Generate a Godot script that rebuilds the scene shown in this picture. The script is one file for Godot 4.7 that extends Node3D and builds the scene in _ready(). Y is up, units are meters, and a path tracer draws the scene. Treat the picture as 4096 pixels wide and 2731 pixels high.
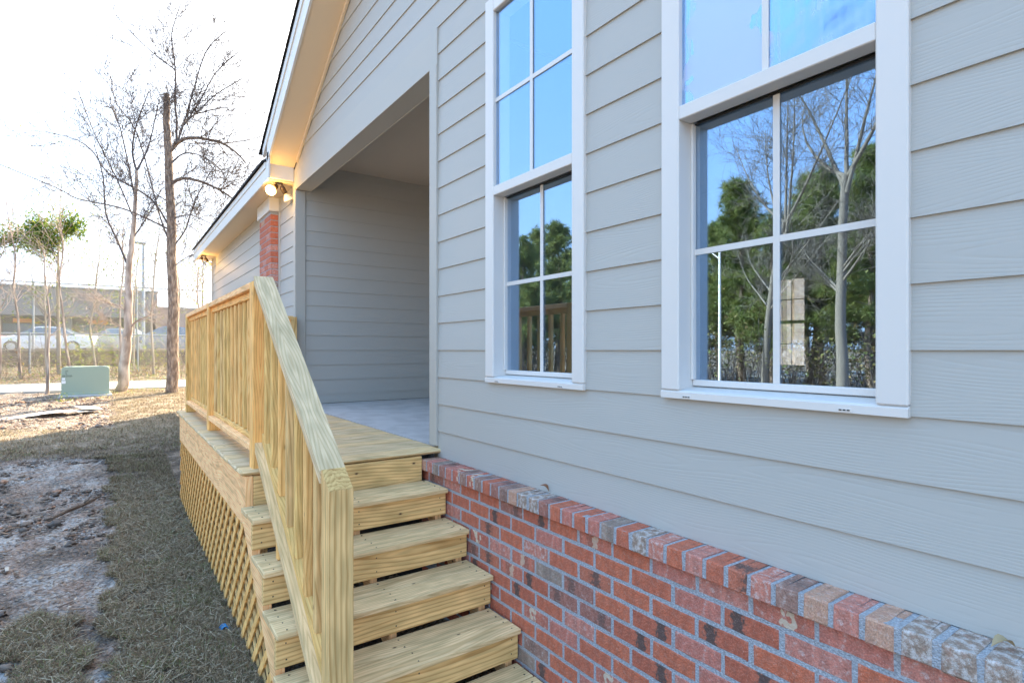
extends Node3D
# Metres, y up. The camera stands at x 0, z 0; the gabled wall of the house is the plane x = W and runs away along -z.
const E := 1.625
const W := 1.75
var rng := RandomNumberGenerator.new()
var M := {}
var taken := {}


class Geo:
	var v := PackedVector3Array()
	var n := PackedVector3Array()
	var t := PackedVector2Array()
	var c := PackedColorArray()
	var i := PackedInt32Array()
	var col := Color.WHITE
	var tips := []

	func vert(p: Vector3, nn: Vector3, uv := Vector2.ZERO) -> int:
		v.push_back(p)
		n.push_back(nn)
		t.push_back(uv)
		c.push_back(col)
		return v.size() - 1

	func tri(p: Array, uv: Array, hint: Vector3, normals := []) -> void:
		var f: Vector3 = (p[1] - p[0]).cross(p[2] - p[0])
		if f.length_squared() < 1e-16:
			return
		var flip := f.dot(hint) > 0.0
		var nn := f.normalized() * (1.0 if flip else -1.0)
		var k := []
		for j in 3:
			k.append(vert(p[j], nn if normals.is_empty() else normals[j], uv[j]))
		i.append_array(PackedInt32Array([k[0], k[2], k[1]] if flip else k))

	func quad(a: Vector3, b: Vector3, c2: Vector3, d: Vector3, hint: Vector3, uv := [Vector2(0, 0), Vector2(1, 0), Vector2(1, 1), Vector2(0, 1)]) -> void:
		tri([a, b, c2], [uv[0], uv[1], uv[2]], hint)
		tri([a, c2, d], [uv[0], uv[2], uv[3]], hint)

	# A box with bevelled edges. UVs run along the longest side (metres / su) and across it (metres / sv).
	func cbox(size: Vector3, b: float, su: float, sv: float, off: Vector2, at := Vector3.ZERO, turn := Basis.IDENTITY) -> void:
		var h := size * 0.5
		b = minf(b, minf(h.x, minf(h.y, h.z)) * 0.9)
		var long := 0 if size.x >= size.y and size.x >= size.z else (1 if size.y >= size.z else 2)
		var uvof := func(p: Vector3, ax: int) -> Vector2:
			var o := 3 - ax - long if ax != long else (long + 1) % 3
			var u: float = p[long] if ax != long else p[(long + 2) % 3]
			return Vector2(u / su + off.x, (p[o] + (h[ax] * 1.7 * signf(p[ax]) if ax != long else 0.0)) / sv + off.y)
		var pt := func(s: Vector3, ax: int) -> Vector3:
			var p := Vector3(s.x * (h.x - b), s.y * (h.y - b), s.z * (h.z - b))
			p[ax] = s[ax] * h[ax]
			return p
		for ax in 3:
			var a1 := (ax + 1) % 3
			var a2 := (ax + 2) % 3
			for sg in [-1.0, 1.0]:
				var q := []
				for k in [[-1, -1], [1, -1], [1, 1], [-1, 1]]:
					var s := Vector3.ZERO
					s[ax] = sg
					s[a1] = k[0]
					s[a2] = k[1]
					q.append(pt.call(s, ax))
				var nn := Vector3.ZERO
				nn[ax] = sg
				quad(turn * q[0] + at, turn * q[1] + at, turn * q[2] + at, turn * q[3] + at, turn * nn, [uvof.call(q[0], ax), uvof.call(q[1], ax), uvof.call(q[2], ax), uvof.call(q[3], ax)])
			if b <= 0.0:
				continue
			for k in [[-1, -1], [1, -1], [1, 1], [-1, 1]]:   # the edges that run along ax
				var lo := Vector3.ZERO
				lo[ax] = -1.0
				lo[a1] = k[0]
				lo[a2] = k[1]
				var hi := lo
				hi[ax] = 1.0
				var nn := lo
				nn[ax] = 0.0
				var q := [pt.call(lo, a1), pt.call(hi, a1), pt.call(hi, a2), pt.call(lo, a2)]
				quad(turn * q[0] + at, turn * q[1] + at, turn * q[2] + at, turn * q[3] + at, turn * nn, [uvof.call(q[0], a1), uvof.call(q[1], a1), uvof.call(q[2], a1), uvof.call(q[3], a1)])
		if b > 0.0:
			for sx in [-1.0, 1.0]:
				for sy in [-1.0, 1.0]:
					for sz in [-1.0, 1.0]:
						var s := Vector3(sx, sy, sz)
						var q := [pt.call(s, 0), pt.call(s, 1), pt.call(s, 2)]
						tri([turn * q[0] + at, turn * q[1] + at, turn * q[2] + at], [uvof.call(q[0], 0), uvof.call(q[0], 0), uvof.call(q[0], 0)], turn * s)

	# A tube through points, smooth round its girth.
	func tube(p: Array, r: Array, sides: int, cap := true) -> void:
		var last := []
		var along := 0.0
		var side := Vector3.ZERO
		for k in p.size():
			var d: Vector3 = (p[mini(k + 1, p.size() - 1)] - p[maxi(k - 1, 0)]).normalized()
			if side == Vector3.ZERO:
				side = d.cross(Vector3.UP if absf(d.y) < 0.9 else Vector3.RIGHT).normalized()
			side = (side - d * side.dot(d)).normalized()
			var other := d.cross(side)
			if k > 0:
				along += p[k].distance_to(p[k - 1])
			var ring := []
			for s in sides + 1:
				var a := TAU * s / sides
				var nn := side * cos(a) + other * sin(a)
				ring.append(vert(p[k] + nn * r[k], nn, Vector2(float(s) / sides, along)))
			if k > 0:
				for s in sides:
					i.append_array(PackedInt32Array([last[s], ring[s], last[s + 1], ring[s], ring[s + 1], last[s + 1]]))
			last = ring
		if cap:
			for end in [0, p.size() - 1]:
				var d: Vector3 = (p[0] - p[1]).normalized() if end == 0 else (p[-1] - p[-2]).normalized()
				var o: int = 0 if end == 0 else v.size() - sides - 1 - (sides * 3)
				var base := 0
				for s in sides:
					var a := TAU * s / sides
					var b2 := TAU * (s + 1) / sides
					var sd := d.cross(Vector3.UP if absf(d.y) < 0.9 else Vector3.RIGHT).normalized()
					var ot := d.cross(sd)
					tri([p[end], p[end] + (sd * cos(a) + ot * sin(a)) * r[end], p[end] + (sd * cos(b2) + ot * sin(b2)) * r[end]], [Vector2(0.5, 0.5), Vector2(0.5 + cos(a) * 0.5, 0.5 + sin(a) * 0.5), Vector2(0.5 + cos(b2) * 0.5, 0.5 + sin(b2) * 0.5)], d)

	# A flat polygon (points in two of the axes) given thickness along the third.
	func prism(poly: PackedVector2Array, ax: int, lo: float, hi: float, su: float, sv: float, off := Vector2.ZERO) -> void:
		var at := func(q: Vector2, d: float) -> Vector3:
			return Vector3(d, q.y, q.x) if ax == 0 else (Vector3(q.x, d, q.y) if ax == 1 else Vector3(q.x, q.y, d))
		var nn := Vector3.ZERO
		nn[ax] = 1.0
		var idx := Geometry2D.triangulate_polygon(poly)
		for k in range(0, idx.size(), 3):
			var q := [poly[idx[k]], poly[idx[k + 1]], poly[idx[k + 2]]]
			var uv := []
			for w in q:
				uv.append(Vector2(w.x / su, w.y / sv) + off)
			tri([at.call(q[0], hi), at.call(q[1], hi), at.call(q[2], hi)], uv, nn)
			tri([at.call(q[0], lo), at.call(q[1], lo), at.call(q[2], lo)], uv, -nn)
		var turnw := -1.0 if Geometry2D.is_polygon_clockwise(poly) else 1.0
		for k in poly.size():
			var a := poly[k]
			var b := poly[(k + 1) % poly.size()]
			var o := (b - a).orthogonal() * -turnw
			var l := a.distance_to(b)
			quad(at.call(a, lo), at.call(b, lo), at.call(b, hi), at.call(a, hi), at.call(o, 0.0), [off, off + Vector2(l / su, 0), off + Vector2(l / su, (hi - lo) / sv), off + Vector2(0, (hi - lo) / sv)])

	func lathe(prof: Array, sides: int, at := Transform3D.IDENTITY) -> void:
		for k in prof.size() - 1:
			var a: Vector2 = prof[k]
			var b: Vector2 = prof[k + 1]
			var sl := Vector2(b.y - a.y, a.x - b.x).normalized()
			for s in sides:
				var q := []
				var nm := []
				for w in [[a, s], [a, s + 1], [b, s + 1], [b, s]]:
					var an: float = TAU * w[1] / sides
					q.append(at * Vector3(w[0].x * cos(an), w[0].y, w[0].x * sin(an)))
					nm.append(at.basis * Vector3(sl.x * cos(an), sl.y, sl.x * sin(an)))
				var h: Vector3 = nm[0] + nm[2]
				tri([q[0], q[1], q[2]], [Vector2.ZERO, Vector2.ZERO, Vector2.ZERO], h, [nm[0], nm[1], nm[2]])
				tri([q[0], q[2], q[3]], [Vector2.ZERO, Vector2.ZERO, Vector2.ZERO], h, [nm[0], nm[2], nm[3]])

	func done(into: ArrayMesh = null, colors := false) -> ArrayMesh:
		var m := into if into else ArrayMesh.new()
		if v.is_empty():
			return m
		var a := []
		a.resize(Mesh.ARRAY_MAX)
		a[Mesh.ARRAY_VERTEX] = v
		a[Mesh.ARRAY_NORMAL] = n
		a[Mesh.ARRAY_TEX_UV] = t
		if colors:
			a[Mesh.ARRAY_COLOR] = c
		a[Mesh.ARRAY_INDEX] = i
		m.add_surface_from_arrays(Mesh.PRIMITIVE_TRIANGLES, a)
		return m


# ---------------------------------------------------------------- naming and placing
func numbered(called: String) -> String:
	taken[called] = taken.get(called, -1) + 1
	return called if taken[called] == 0 else "%s_%03d" % [called, taken[called]]


func tag(o: Node3D, label: String, category: String, group := "", kind := "") -> Node3D:
	o.set_meta("label", label)
	o.set_meta("category", category)
	if group:
		o.set_meta("group", group)
	if kind:
		o.set_meta("kind", kind)
	return o


func thing(called: String, label: String, category: String, at := Vector3.ZERO, turn := 0.0, group := "") -> Node3D:
	var o := Node3D.new()
	o.name = numbered(called)
	add_child(o, true)
	o.position = at
	o.rotation.y = turn
	return tag(o, label, category, group)


func group_part(called: String, parent: Node3D) -> Node3D:
	var o := Node3D.new()
	o.name = called
	parent.add_child(o, true)
	return o


func put(called: String, mesh: Mesh, mat: Material, parent: Node3D = self, at := Vector3.ZERO) -> MeshInstance3D:
	var o := MeshInstance3D.new()
	o.name = called if parent != self else numbered(called)
	o.mesh = mesh
	o.material_override = mat
	o.position = at
	parent.add_child(o, true)
	return o


func stuff(o: Node3D) -> Node3D:
	o.set_meta("kind", "stuff")
	return o


# A board of timber: bevelled, its grain along its longest side.
func board(called: String, mat: Material, parent: Node3D, at: Vector3, size: Vector3, bevel := 0.003, turn := Basis.IDENTITY) -> MeshInstance3D:
	var g := Geo.new()
	g.cbox(size, bevel, 2.0, 0.5, Vector2(rng.randf(), rng.randf()), Vector3.ZERO, turn)
	return put(called, g.done(), mat, parent, at)


func slab(called: String, mat: Material, parent: Node3D, lo: Vector3, hi: Vector3, bevel := 0.0) -> MeshInstance3D:
	var g := Geo.new()
	g.cbox(hi - lo, bevel, 2.4, 0.4, Vector2(rng.randf(), rng.randf()))
	return put(called, g.done(), mat, parent, (lo + hi) * 0.5)


func multi(called: String, mesh: Mesh, mat: Material, places: Array, colors := [], parent: Node3D = self) -> MultiMeshInstance3D:
	var mm := MultiMesh.new()
	mm.transform_format = MultiMesh.TRANSFORM_3D
	mm.use_colors = not colors.is_empty()
	mm.mesh = mesh
	mm.instance_count = places.size()
	for k in places.size():
		mm.set_instance_transform(k, places[k])
		if mm.use_colors:
			mm.set_instance_color(k, colors[k])
	var o := MultiMeshInstance3D.new()
	o.name = called if parent != self else numbered(called)
	o.multimesh = mm
	o.material_override = mat
	parent.add_child(o, true)
	return o


# ---------------------------------------------------------------- textures and materials
func noise(freq: float, sd: int, octaves := 3) -> FastNoiseLite:
	var f := FastNoiseLite.new()
	f.seed = sd
	f.frequency = freq
	f.noise_type = FastNoiseLite.TYPE_SIMPLEX_SMOOTH
	f.fractal_octaves = octaves
	return f


func image_from(w: int, h: int, data: PackedByteArray) -> ImageTexture:
	return ImageTexture.create_from_image(Image.create_from_data(w, h, false, Image.FORMAT_RGB8, data))


# Plain-sawn timber: rings about a wandering pith, cut by the face; the quarter that is computed is mirrored so that it repeats without a seam. 2 m x 0.5 m.
func wood_field(sd: int, rings: float, knots: int) -> Array:
	var n1 := noise(1.0, sd, 2)
	var n2 := noise(1.0, sd + 1, 3)
	var r := RandomNumberGenerator.new()
	r.seed = sd
	var kn := []
	for k in knots:
		kn.append(Vector3(r.randf_range(0.15, 0.85), r.randf_range(0.06, 0.19), r.randf_range(0.004, 0.010)))
	var w := 512
	var h := 128
	var ring := PackedFloat32Array()
	var knot := PackedFloat32Array()
	ring.resize(w * h)
	knot.resize(w * h)
	for x in w:
		var u := float(x) / w
		var c := 0.1 + 0.05 * n1.get_noise_2d(u * 0.7, 3.0)
		var d := 0.045 + 0.035 * n1.get_noise_2d(u * 0.9, 40.0)
		for y in h:
			var q := float(y) / h * 0.25
			var dv := q - c + 0.0016 * n2.get_noise_2d(u * 3.0, q * 12.0)
			var rr := sqrt(dv * dv + d * d)
			var kk := 0.0
			for z: Vector3 in kn:
				var e := Vector2((u - z.x) / (z.z * 3.2), (q - z.y) / (z.z * 1.7)).length_squared()
				if e < 9.0:
					rr += z.z * 1.6 * exp(-e)
					kk = maxf(kk, exp(-e * 3.5))
			ring[y * w + x] = fposmod(rr * rings + 0.3 * n2.get_noise_2d(u * 1.2, q * 14.0), 1.0)
			knot[y * w + x] = kk
	return [ring, knot, w, h]


func wood_texture(f: Array, sd: int, early: Color, late: Color, knot_color: Color) -> ImageTexture:
	var w: int = f[2]
	var h: int = f[3]
	var fine := noise(1.0, sd + 7, 2)
	var out := PackedByteArray()
	out.resize(w * h * 12)
	for y in h:
		for x in w:
			var ring: float = f[0][y * w + x]
			var late_share := smoothstep(0.45, 0.86, ring) * (1.0 - smoothstep(0.9, 1.0, ring))
			var col := early.lerp(late, late_share * 0.6)
			var fib := fine.get_noise_2d(x * 0.01, y * 0.8) * 0.06 + fine.get_noise_2d(x * 0.008, y * 0.04 + 90.0) * 0.13
			col = col.lerp(knot_color, clampf(f[1][y * w + x] * 1.3, 0.0, 1.0))
			var px := [clampi(int(255.0 * col.r * (1.0 + fib)), 0, 255), clampi(int(255.0 * col.g * (1.0 + fib)), 0, 255), clampi(int(255.0 * col.b * (1.0 + fib * 1.2)), 0, 255)]
			for xx in [x, 2 * w - 1 - x]:
				for yy in [y, 2 * h - 1 - y]:
					var o: int = (yy * w * 2 + xx) * 3
					out[o] = px[0]
					out[o + 1] = px[1]
					out[o + 2] = px[2]
	return image_from(w * 2, h * 2, out)


func grain_height(f: Array, sd: int) -> ImageTexture:
	var w: int = f[2]
	var h: int = f[3]
	var deep := noise(1.0, sd + 3, 2)
	var out := PackedByteArray()
	out.resize(w * h * 12)
	for y in h:
		for x in w:
			var ring: float = f[0][y * w + x]
			var k := 0.5 + 0.5 * deep.get_noise_2d(x * 0.011, y * 0.03)
			var g := smoothstep(0.45, 0.8, ring) * (1.0 - smoothstep(0.8, 1.0, ring)) * k + 0.12 * deep.get_noise_2d(x * 0.05, y * 1.1 + 55.0)
			var b := clampi(int(200.0 - 150.0 * g), 0, 255)
			for xx in [x, 2 * w - 1 - x]:
				for yy in [y, 2 * h - 1 - y]:
					var o: int = (yy * w * 2 + xx) * 3
					out[o] = b
					out[o + 1] = b
					out[o + 2] = b
	return image_from(w * 2, h * 2, out)


# One fired brick, 200 x 70 mm: streaks, soot flashes, lime bloom, old paint.
func brick_texture(sd: int, base: Color, flash: float, lime: float, paint: float) -> ImageTexture:
	var r := RandomNumberGenerator.new()
	r.seed = sd
	var n1 := noise(1.0, sd, 3)
	var n2 := noise(1.0, sd + 50, 2)
	var w := 150
	var h := 54
	var out := PackedByteArray()
	out.resize(w * h * 3)
	var fx := r.randf_range(0.25, 0.75)
	var px := r.randf_range(0.3, 0.7)
	for y in h:
		for x in w:
			var u := float(x) / w
			var q := float(y) / h * 0.36
			var col := base * (1.0 + 0.12 * n1.get_noise_2d(u * 5.0, q * 2.0) + 0.16 * n2.get_noise_2d(u * 30.0, q * 30.0))
			col = col.lerp(Color(0.70, 0.50, 0.45), clampf(0.5 * n1.get_noise_2d(u * 6.0 + 30.0, q * 7.0), 0.0, 0.5))
			var fl := 1.0 - absf(u - fx) * 7.0 + 0.9 * n1.get_noise_2d(u * 10.0, q * 10.0 + 20.0)
			col = col.lerp(Color(0.31, 0.27, 0.26), clampf(fl * 2.0, 0.0, 1.0) * flash)
			var pt := 0.42 - Vector2((u - px) * 3.0, (q - 0.17) * 2.0).length() + 0.75 * n1.get_noise_2d(u * 5.0 + 70.0, q * 4.0)
			col = col.lerp(Color(0.80, 0.74, 0.65), smoothstep(0.12, 0.16, pt) * paint)
			var lm := n1.get_noise_2d(u * 7.0 + 11.0, q * 7.0 + 5.0) * 0.7 + n2.get_noise_2d(u * 70.0, q * 70.0 + 9.0) * 0.45 + lime - 0.45
			col = col.lerp(Color(0.83, 0.82, 0.82), smoothstep(-0.1, 0.6, lm) * 0.8)
			if n2.get_noise_2d(u * 90.0 + 5.0, q * 90.0) > 0.62:
				col = col.lerp(Color(0.85, 0.82, 0.8), 0.6)
			var o := (y * w + x) * 3
			out[o] = clampi(int(col.r * 255.0), 0, 255)
			out[o + 1] = clampi(int(col.g * 255.0), 0, 255)
			out[o + 2] = clampi(int(col.b * 255.0), 0, 255)
	return image_from(w, h, out)


func noise_texture(freq: float, sd: int, stops: Array, size := 512, octaves := 5, kind := FastNoiseLite.TYPE_SIMPLEX_SMOOTH) -> NoiseTexture2D:
	var t := NoiseTexture2D.new()
	t.width = size
	t.height = size
	t.seamless = true
	t.generate_mipmaps = false
	var f := noise(freq, sd, octaves)
	f.noise_type = kind
	t.noise = f
	if not stops.is_empty():
		var g := Gradient.new()
		var offs := PackedFloat32Array()
		var cols := PackedColorArray()
		for s in stops:
			offs.append(s[0])
			cols.append(s[1])
		g.offsets = offs
		g.colors = cols
		t.color_ramp = g
	return t


func lin(r: float, g: float, b: float) -> Color:
	return Color(r, g, b).linear_to_srgb()


func mat(color: Color, rough := 0.7, metal := 0.0) -> StandardMaterial3D:
	var m := StandardMaterial3D.new()
	m.albedo_color = color
	m.roughness = rough
	m.metallic = metal
	return m


func tri_mat(m: StandardMaterial3D, scale: float) -> StandardMaterial3D:
	m.uv1_triplanar = true
	m.uv1_world_triplanar = true
	m.uv1_scale = Vector3.ONE * scale
	return m


func make_materials() -> void:
	var grey := [[0.0, Color(0.35, 0.35, 0.35)], [1.0, Color.WHITE]]
	var fa := wood_field(11, 80.0, 2)
	var fb := wood_field(29, 70.0, 1)
	var fc := wood_field(47, 52.0, 2)
	var ta := wood_texture(fa, 11, Color(0.95, 0.79, 0.52), Color(0.80, 0.585, 0.31), Color(0.32, 0.17, 0.09))
	var tb := wood_texture(fb, 29, Color(0.90, 0.77, 0.57), Color(0.775, 0.625, 0.42), Color(0.27, 0.16, 0.1))
	var tc := wood_texture(fc, 47, Color(0.91, 0.75, 0.50), Color(0.71, 0.51, 0.27), Color(0.25, 0.14, 0.08))
	var woods := {"wood_a": [ta, Color(1.05, 0.98, 0.9)], "wood_b": [tb, Color(1, 1, 1)], "wood_c": [tc, Color(1, 1, 1)], "wood_green": [ta, Color(0.98, 0.96, 0.90)], "wood_red": [ta, Color(1.0, 0.95, 0.9)],
		"wood_grey": [tb, Color(0.93, 0.96, 1.02)], "wood_pale": [tb, Color(1.14, 1.05, 1.0)], "wood_deck": [tb, Color(0.97, 0.98, 0.99)]}
	for k in woods:
		var m := mat(woods[k][1], 0.72)
		m.albedo_texture = woods[k][0]
		M[k] = m
	M.end_grain = tri_mat(mat(Color(0.80, 0.65, 0.42), 0.8), 6.0)
	var rings := PackedByteArray()
	var rn := noise(1.0, 5, 3)
	for y in 64:
		for x in 64:
			var d := Vector2(x - 20.0, y + 30.0).length() * 0.16 + rn.get_noise_2d(x * 0.05, y * 0.05) * 0.7
			var k := fposmod(d, 1.0)
			var cl := Color(0.86, 0.72, 0.47).lerp(Color(0.66, 0.48, 0.26), smoothstep(0.4, 0.95, k))
			rings.append_array(PackedByteArray([int(cl.r * 255), int(cl.g * 255), int(cl.b * 255)]))
	M.end_grain.albedo_texture = image_from(64, 64, rings)
	M.end_grain.albedo_color = Color.WHITE
	# painted fibre-cement siding with embossed cedar grain
	var fs := wood_field(71, 100.0, 0)
	var gh := grain_height(fs, 71)
	M.siding = mat(lin(0.45, 0.435, 0.40), 0.55)
	M.siding.heightmap_enabled = true
	M.siding.heightmap_texture = gh
	M.siding.heightmap_scale = 0.10
	M.trim_paint = mat(lin(0.45, 0.43, 0.385), 0.5)
	M.white_trim = mat(lin(0.72, 0.70, 0.66), 0.45)
	M.vinyl = mat(lin(0.70, 0.665, 0.63), 0.35)
	M.soffit = mat(lin(0.76, 0.61, 0.43), 0.6)  # warm tint holds sunlight bounced off the ground, put into the paint colour
	M.ceiling = mat(lin(0.56, 0.47, 0.37), 0.8)
	M.gasket = mat(lin(0.02, 0.02, 0.02), 0.5)
	M.interior = mat(lin(0.32, 0.30, 0.27), 0.9)
	M.sheathing = mat(lin(0.35, 0.30, 0.22), 0.9)
	M.shingle = tri_mat(mat(Color(0.6, 0.6, 0.62), 0.95), 3.0)
	M.shingle.albedo_texture = noise_texture(0.05, 3, [[0.2, Color(0.16, 0.16, 0.17)], [0.8, Color(0.42, 0.41, 0.4)]], 256)
	# low-emissivity window glass: a metal-oxide film that mirrors about half of the light and lets the rest through
	var orm := Image.create(4, 4, false, Image.FORMAT_RGB8)
	orm.fill(Color(1.0, 0.0, 1.0))
	var glass := ORMMaterial3D.new()
	glass.orm_texture = ImageTexture.create_from_image(orm)
	glass.transparency = BaseMaterial3D.TRANSPARENCY_ALPHA
	glass.albedo_color = Color(0.74, 0.87, 1.0, 0.33)
	M.glass = glass
	# the same with the protective film still on it: streaks that blur the mirror
	var film := PackedByteArray()
	var f1 := noise(1.0, 81, 4)
	var tint := PackedByteArray()
	for y in 256:
		for x in 256:
			var fx := x / 256.0
			var fy := y / 256.0
			var k := 0.35 + 0.55 * f1.get_noise_2d(fx * 26.0, fy * 2.2) * (1.2 - fx) + 0.5 * f1.get_noise_2d(fx * 5.0 + fy * 14.0, fy * 4.0 - fx * 3.0 + 40.0) * fx
			var patch := 0.55 - Vector2((fx - 0.26) * 2.4, (fy - 0.80) * 1.3).length() + 0.35 * f1.get_noise_2d(fx * 5.0 + 9.0, fy * 5.0)
			var patch2 := 0.22 - Vector2((fx - 0.80) * 1.6, (fy - 0.35) * 1.1).length() + 0.45 * f1.get_noise_2d(fx * 6.0 + 30.0, fy * 4.0)
			k = clampf(maxf(k, maxf(smoothstep(0.0, 0.04, patch), smoothstep(0.0, 0.08, patch2)) * 0.85), 0.0, 1.0)
			film.append_array(PackedByteArray([255, int(8.0 + 120.0 * k), int(255.0 - 130.0 * k)]))
			tint.append_array(PackedByteArray([int(160.0 + 60.0 * k), int(205.0 + 22.0 * k), 250]))
	var fm := ORMMaterial3D.new()
	fm.orm_texture = image_from(256, 256, film)
	fm.albedo_texture = image_from(256, 256, tint)
	fm.transparency = BaseMaterial3D.TRANSPARENCY_ALPHA
	fm.albedo_color = Color(1, 1, 1, 0.62)
	M.glass_film = fm
	var kinds := [[Color(0.72, 0.40, 0.30), 0.0, 0.1, 0.0], [Color(0.69, 0.38, 0.29), 0.85, 0.05, 0.0], [Color(0.73, 0.45, 0.39), 0.0, 0.22, 0.0], [Color(0.70, 0.40, 0.33), 0.0, 0.15, 1.0], [Color(0.60, 0.40, 0.35), 0.5, 0.2, 0.0],
		[Color(0.74, 0.41, 0.30), 0.0, 0.12, 0.0], [Color(0.58, 0.45, 0.40), 0.25, 0.25, 0.0], [Color(0.58, 0.51, 0.46), 0.15, 0.2, 0.0], [Color(0.73, 0.57, 0.48), 0.0, 0.22, 0.0], [Color(0.57, 0.49, 0.43), 0.0, 0.6, 0.0], [Color(0.73, 0.46, 0.39), 0.0, 0.45, 0.0], [Color(0.73, 0.43, 0.35), 0.2, 0.15, 0.7], [Color(0.71, 0.43, 0.36), 0.0, 0.25, 0.9], [Color(0.69, 0.41, 0.32), 0.7, 0.1, 0.0], [Color(0.74, 0.48, 0.42), 0.0, 0.3, 0.0]]
	var brick_relief := noise_texture(0.05, 9, [], 256, 4)
	brick_relief.height = 92
	M.bricks = []
	for k in kinds.size():
		var m := mat(Color.WHITE, 0.85)
		m.albedo_texture = brick_texture(100 + k, kinds[k][0], kinds[k][1], kinds[k][2], kinds[k][3])
		m.heightmap_enabled = true
		m.heightmap_texture = M.bricks[0].heightmap_texture if k else brick_relief
		m.heightmap_scale = 0.25
		M.bricks.append(m)
	M.mortar = tri_mat(mat(lin(0.55, 0.58, 0.63), 0.95), 6.0)
	M.mortar.albedo_texture = noise_texture(0.06, 12, [[0.0, Color(0.72, 0.72, 0.72)], [1.0, Color.WHITE]], 256)
	M.mortar.heightmap_enabled = true
	M.mortar.heightmap_texture = noise_texture(0.09, 13, [], 256)
	M.mortar.heightmap_scale = 0.4
	M.concrete = tri_mat(mat(lin(0.52, 0.52, 0.52), 0.6), 0.8)
	M.concrete.albedo_texture = noise_texture(0.008, 15, [[0.2, Color(0.92, 0.92, 0.92)], [0.7, Color.WHITE]], 512)
	M.pavement = tri_mat(mat(lin(0.48, 0.45, 0.40), 0.9), 0.5)
	M.pavement.albedo_texture = M.concrete.albedo_texture
	M.ground = tri_mat(mat(Color.WHITE, 0.8), 0.7)
	M.ground.vertex_color_use_as_albedo = true
	M.ground.albedo_texture = noise_texture(0.03, 17, [[0.15, Color(0.45, 0.43, 0.42)], [0.5, Color(0.82, 0.8, 0.78)], [0.85, Color.WHITE]], 1024, 6)
	M.ground.heightmap_enabled = true
	M.ground.heightmap_texture = noise_texture(0.035, 18, [], 1024, 6)
	M.ground.heightmap_scale = 3.0
	M.ground.roughness_texture = noise_texture(0.006, 19, [[0.3, Color(0.45, 0.45, 0.45)], [0.6, Color.WHITE]], 512)
	M.leaf = mat(Color.WHITE, 0.6)
	M.leaf.vertex_color_use_as_albedo = true
	M.leaf.backlight_enabled = true
	M.leaf.backlight = Color(0.8, 0.8, 0.8)
	M.blade = mat(Color.WHITE, 0.8)
	M.blade.vertex_color_use_as_albedo = true
	M.clod = mat(Color.WHITE, 0.9)
	M.clod.vertex_color_use_as_albedo = true
	M.bark = mat(Color(1, 1, 1), 0.9)
	M.bark.albedo_texture = noise_texture(0.02, 21, [[0.2, Color(0.44, 0.37, 0.32)], [0.8, Color(0.68, 0.60, 0.53)]], 256)
	M.bark.uv1_scale = Vector3(2.0, 0.8, 1.0)
	M.bark.heightmap_enabled = true
	M.bark.heightmap_texture = noise_texture(0.03, 22, [], 256)
	M.bark.heightmap_scale = 3.0
	M.bark_smooth = mat(Color(1, 1, 1), 0.85)
	M.bark_smooth.albedo_texture = noise_texture(0.01, 23, [[0.2, Color(0.55, 0.48, 0.43)], [0.8, Color(0.80, 0.73, 0.67)]], 256)
	M.bark_grey = mat(lin(0.20, 0.175, 0.15), 0.9)
	M.bark_smooth.uv1_scale = Vector3(1.0, 0.6, 1.0)
	M.twig = mat(lin(0.12, 0.10, 0.095), 0.9)
	M.twig_pale = mat(lin(0.42, 0.36, 0.29), 0.9)
	M.galvanised = mat(lin(0.42, 0.43, 0.44), 0.5, 0.3)
	M.wire = mat(lin(0.40, 0.40, 0.38), 0.5, 0.3)
	M.utility = mat(lin(0.30, 0.37, 0.29), 0.5)
	M.sticker = mat(lin(0.8, 0.8, 0.8), 0.6)
	M.ink = mat(lin(0.05, 0.06, 0.05), 0.6)
	M.rubber = mat(lin(0.02, 0.02, 0.02), 0.8)
	M.car_glass = mat(lin(0.10, 0.14, 0.18), 0.08)
	M.bronze = mat(lin(0.07, 0.05, 0.04), 0.4, 0.6)
	M.black = mat(lin(0.02, 0.02, 0.02), 0.7)


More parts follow.
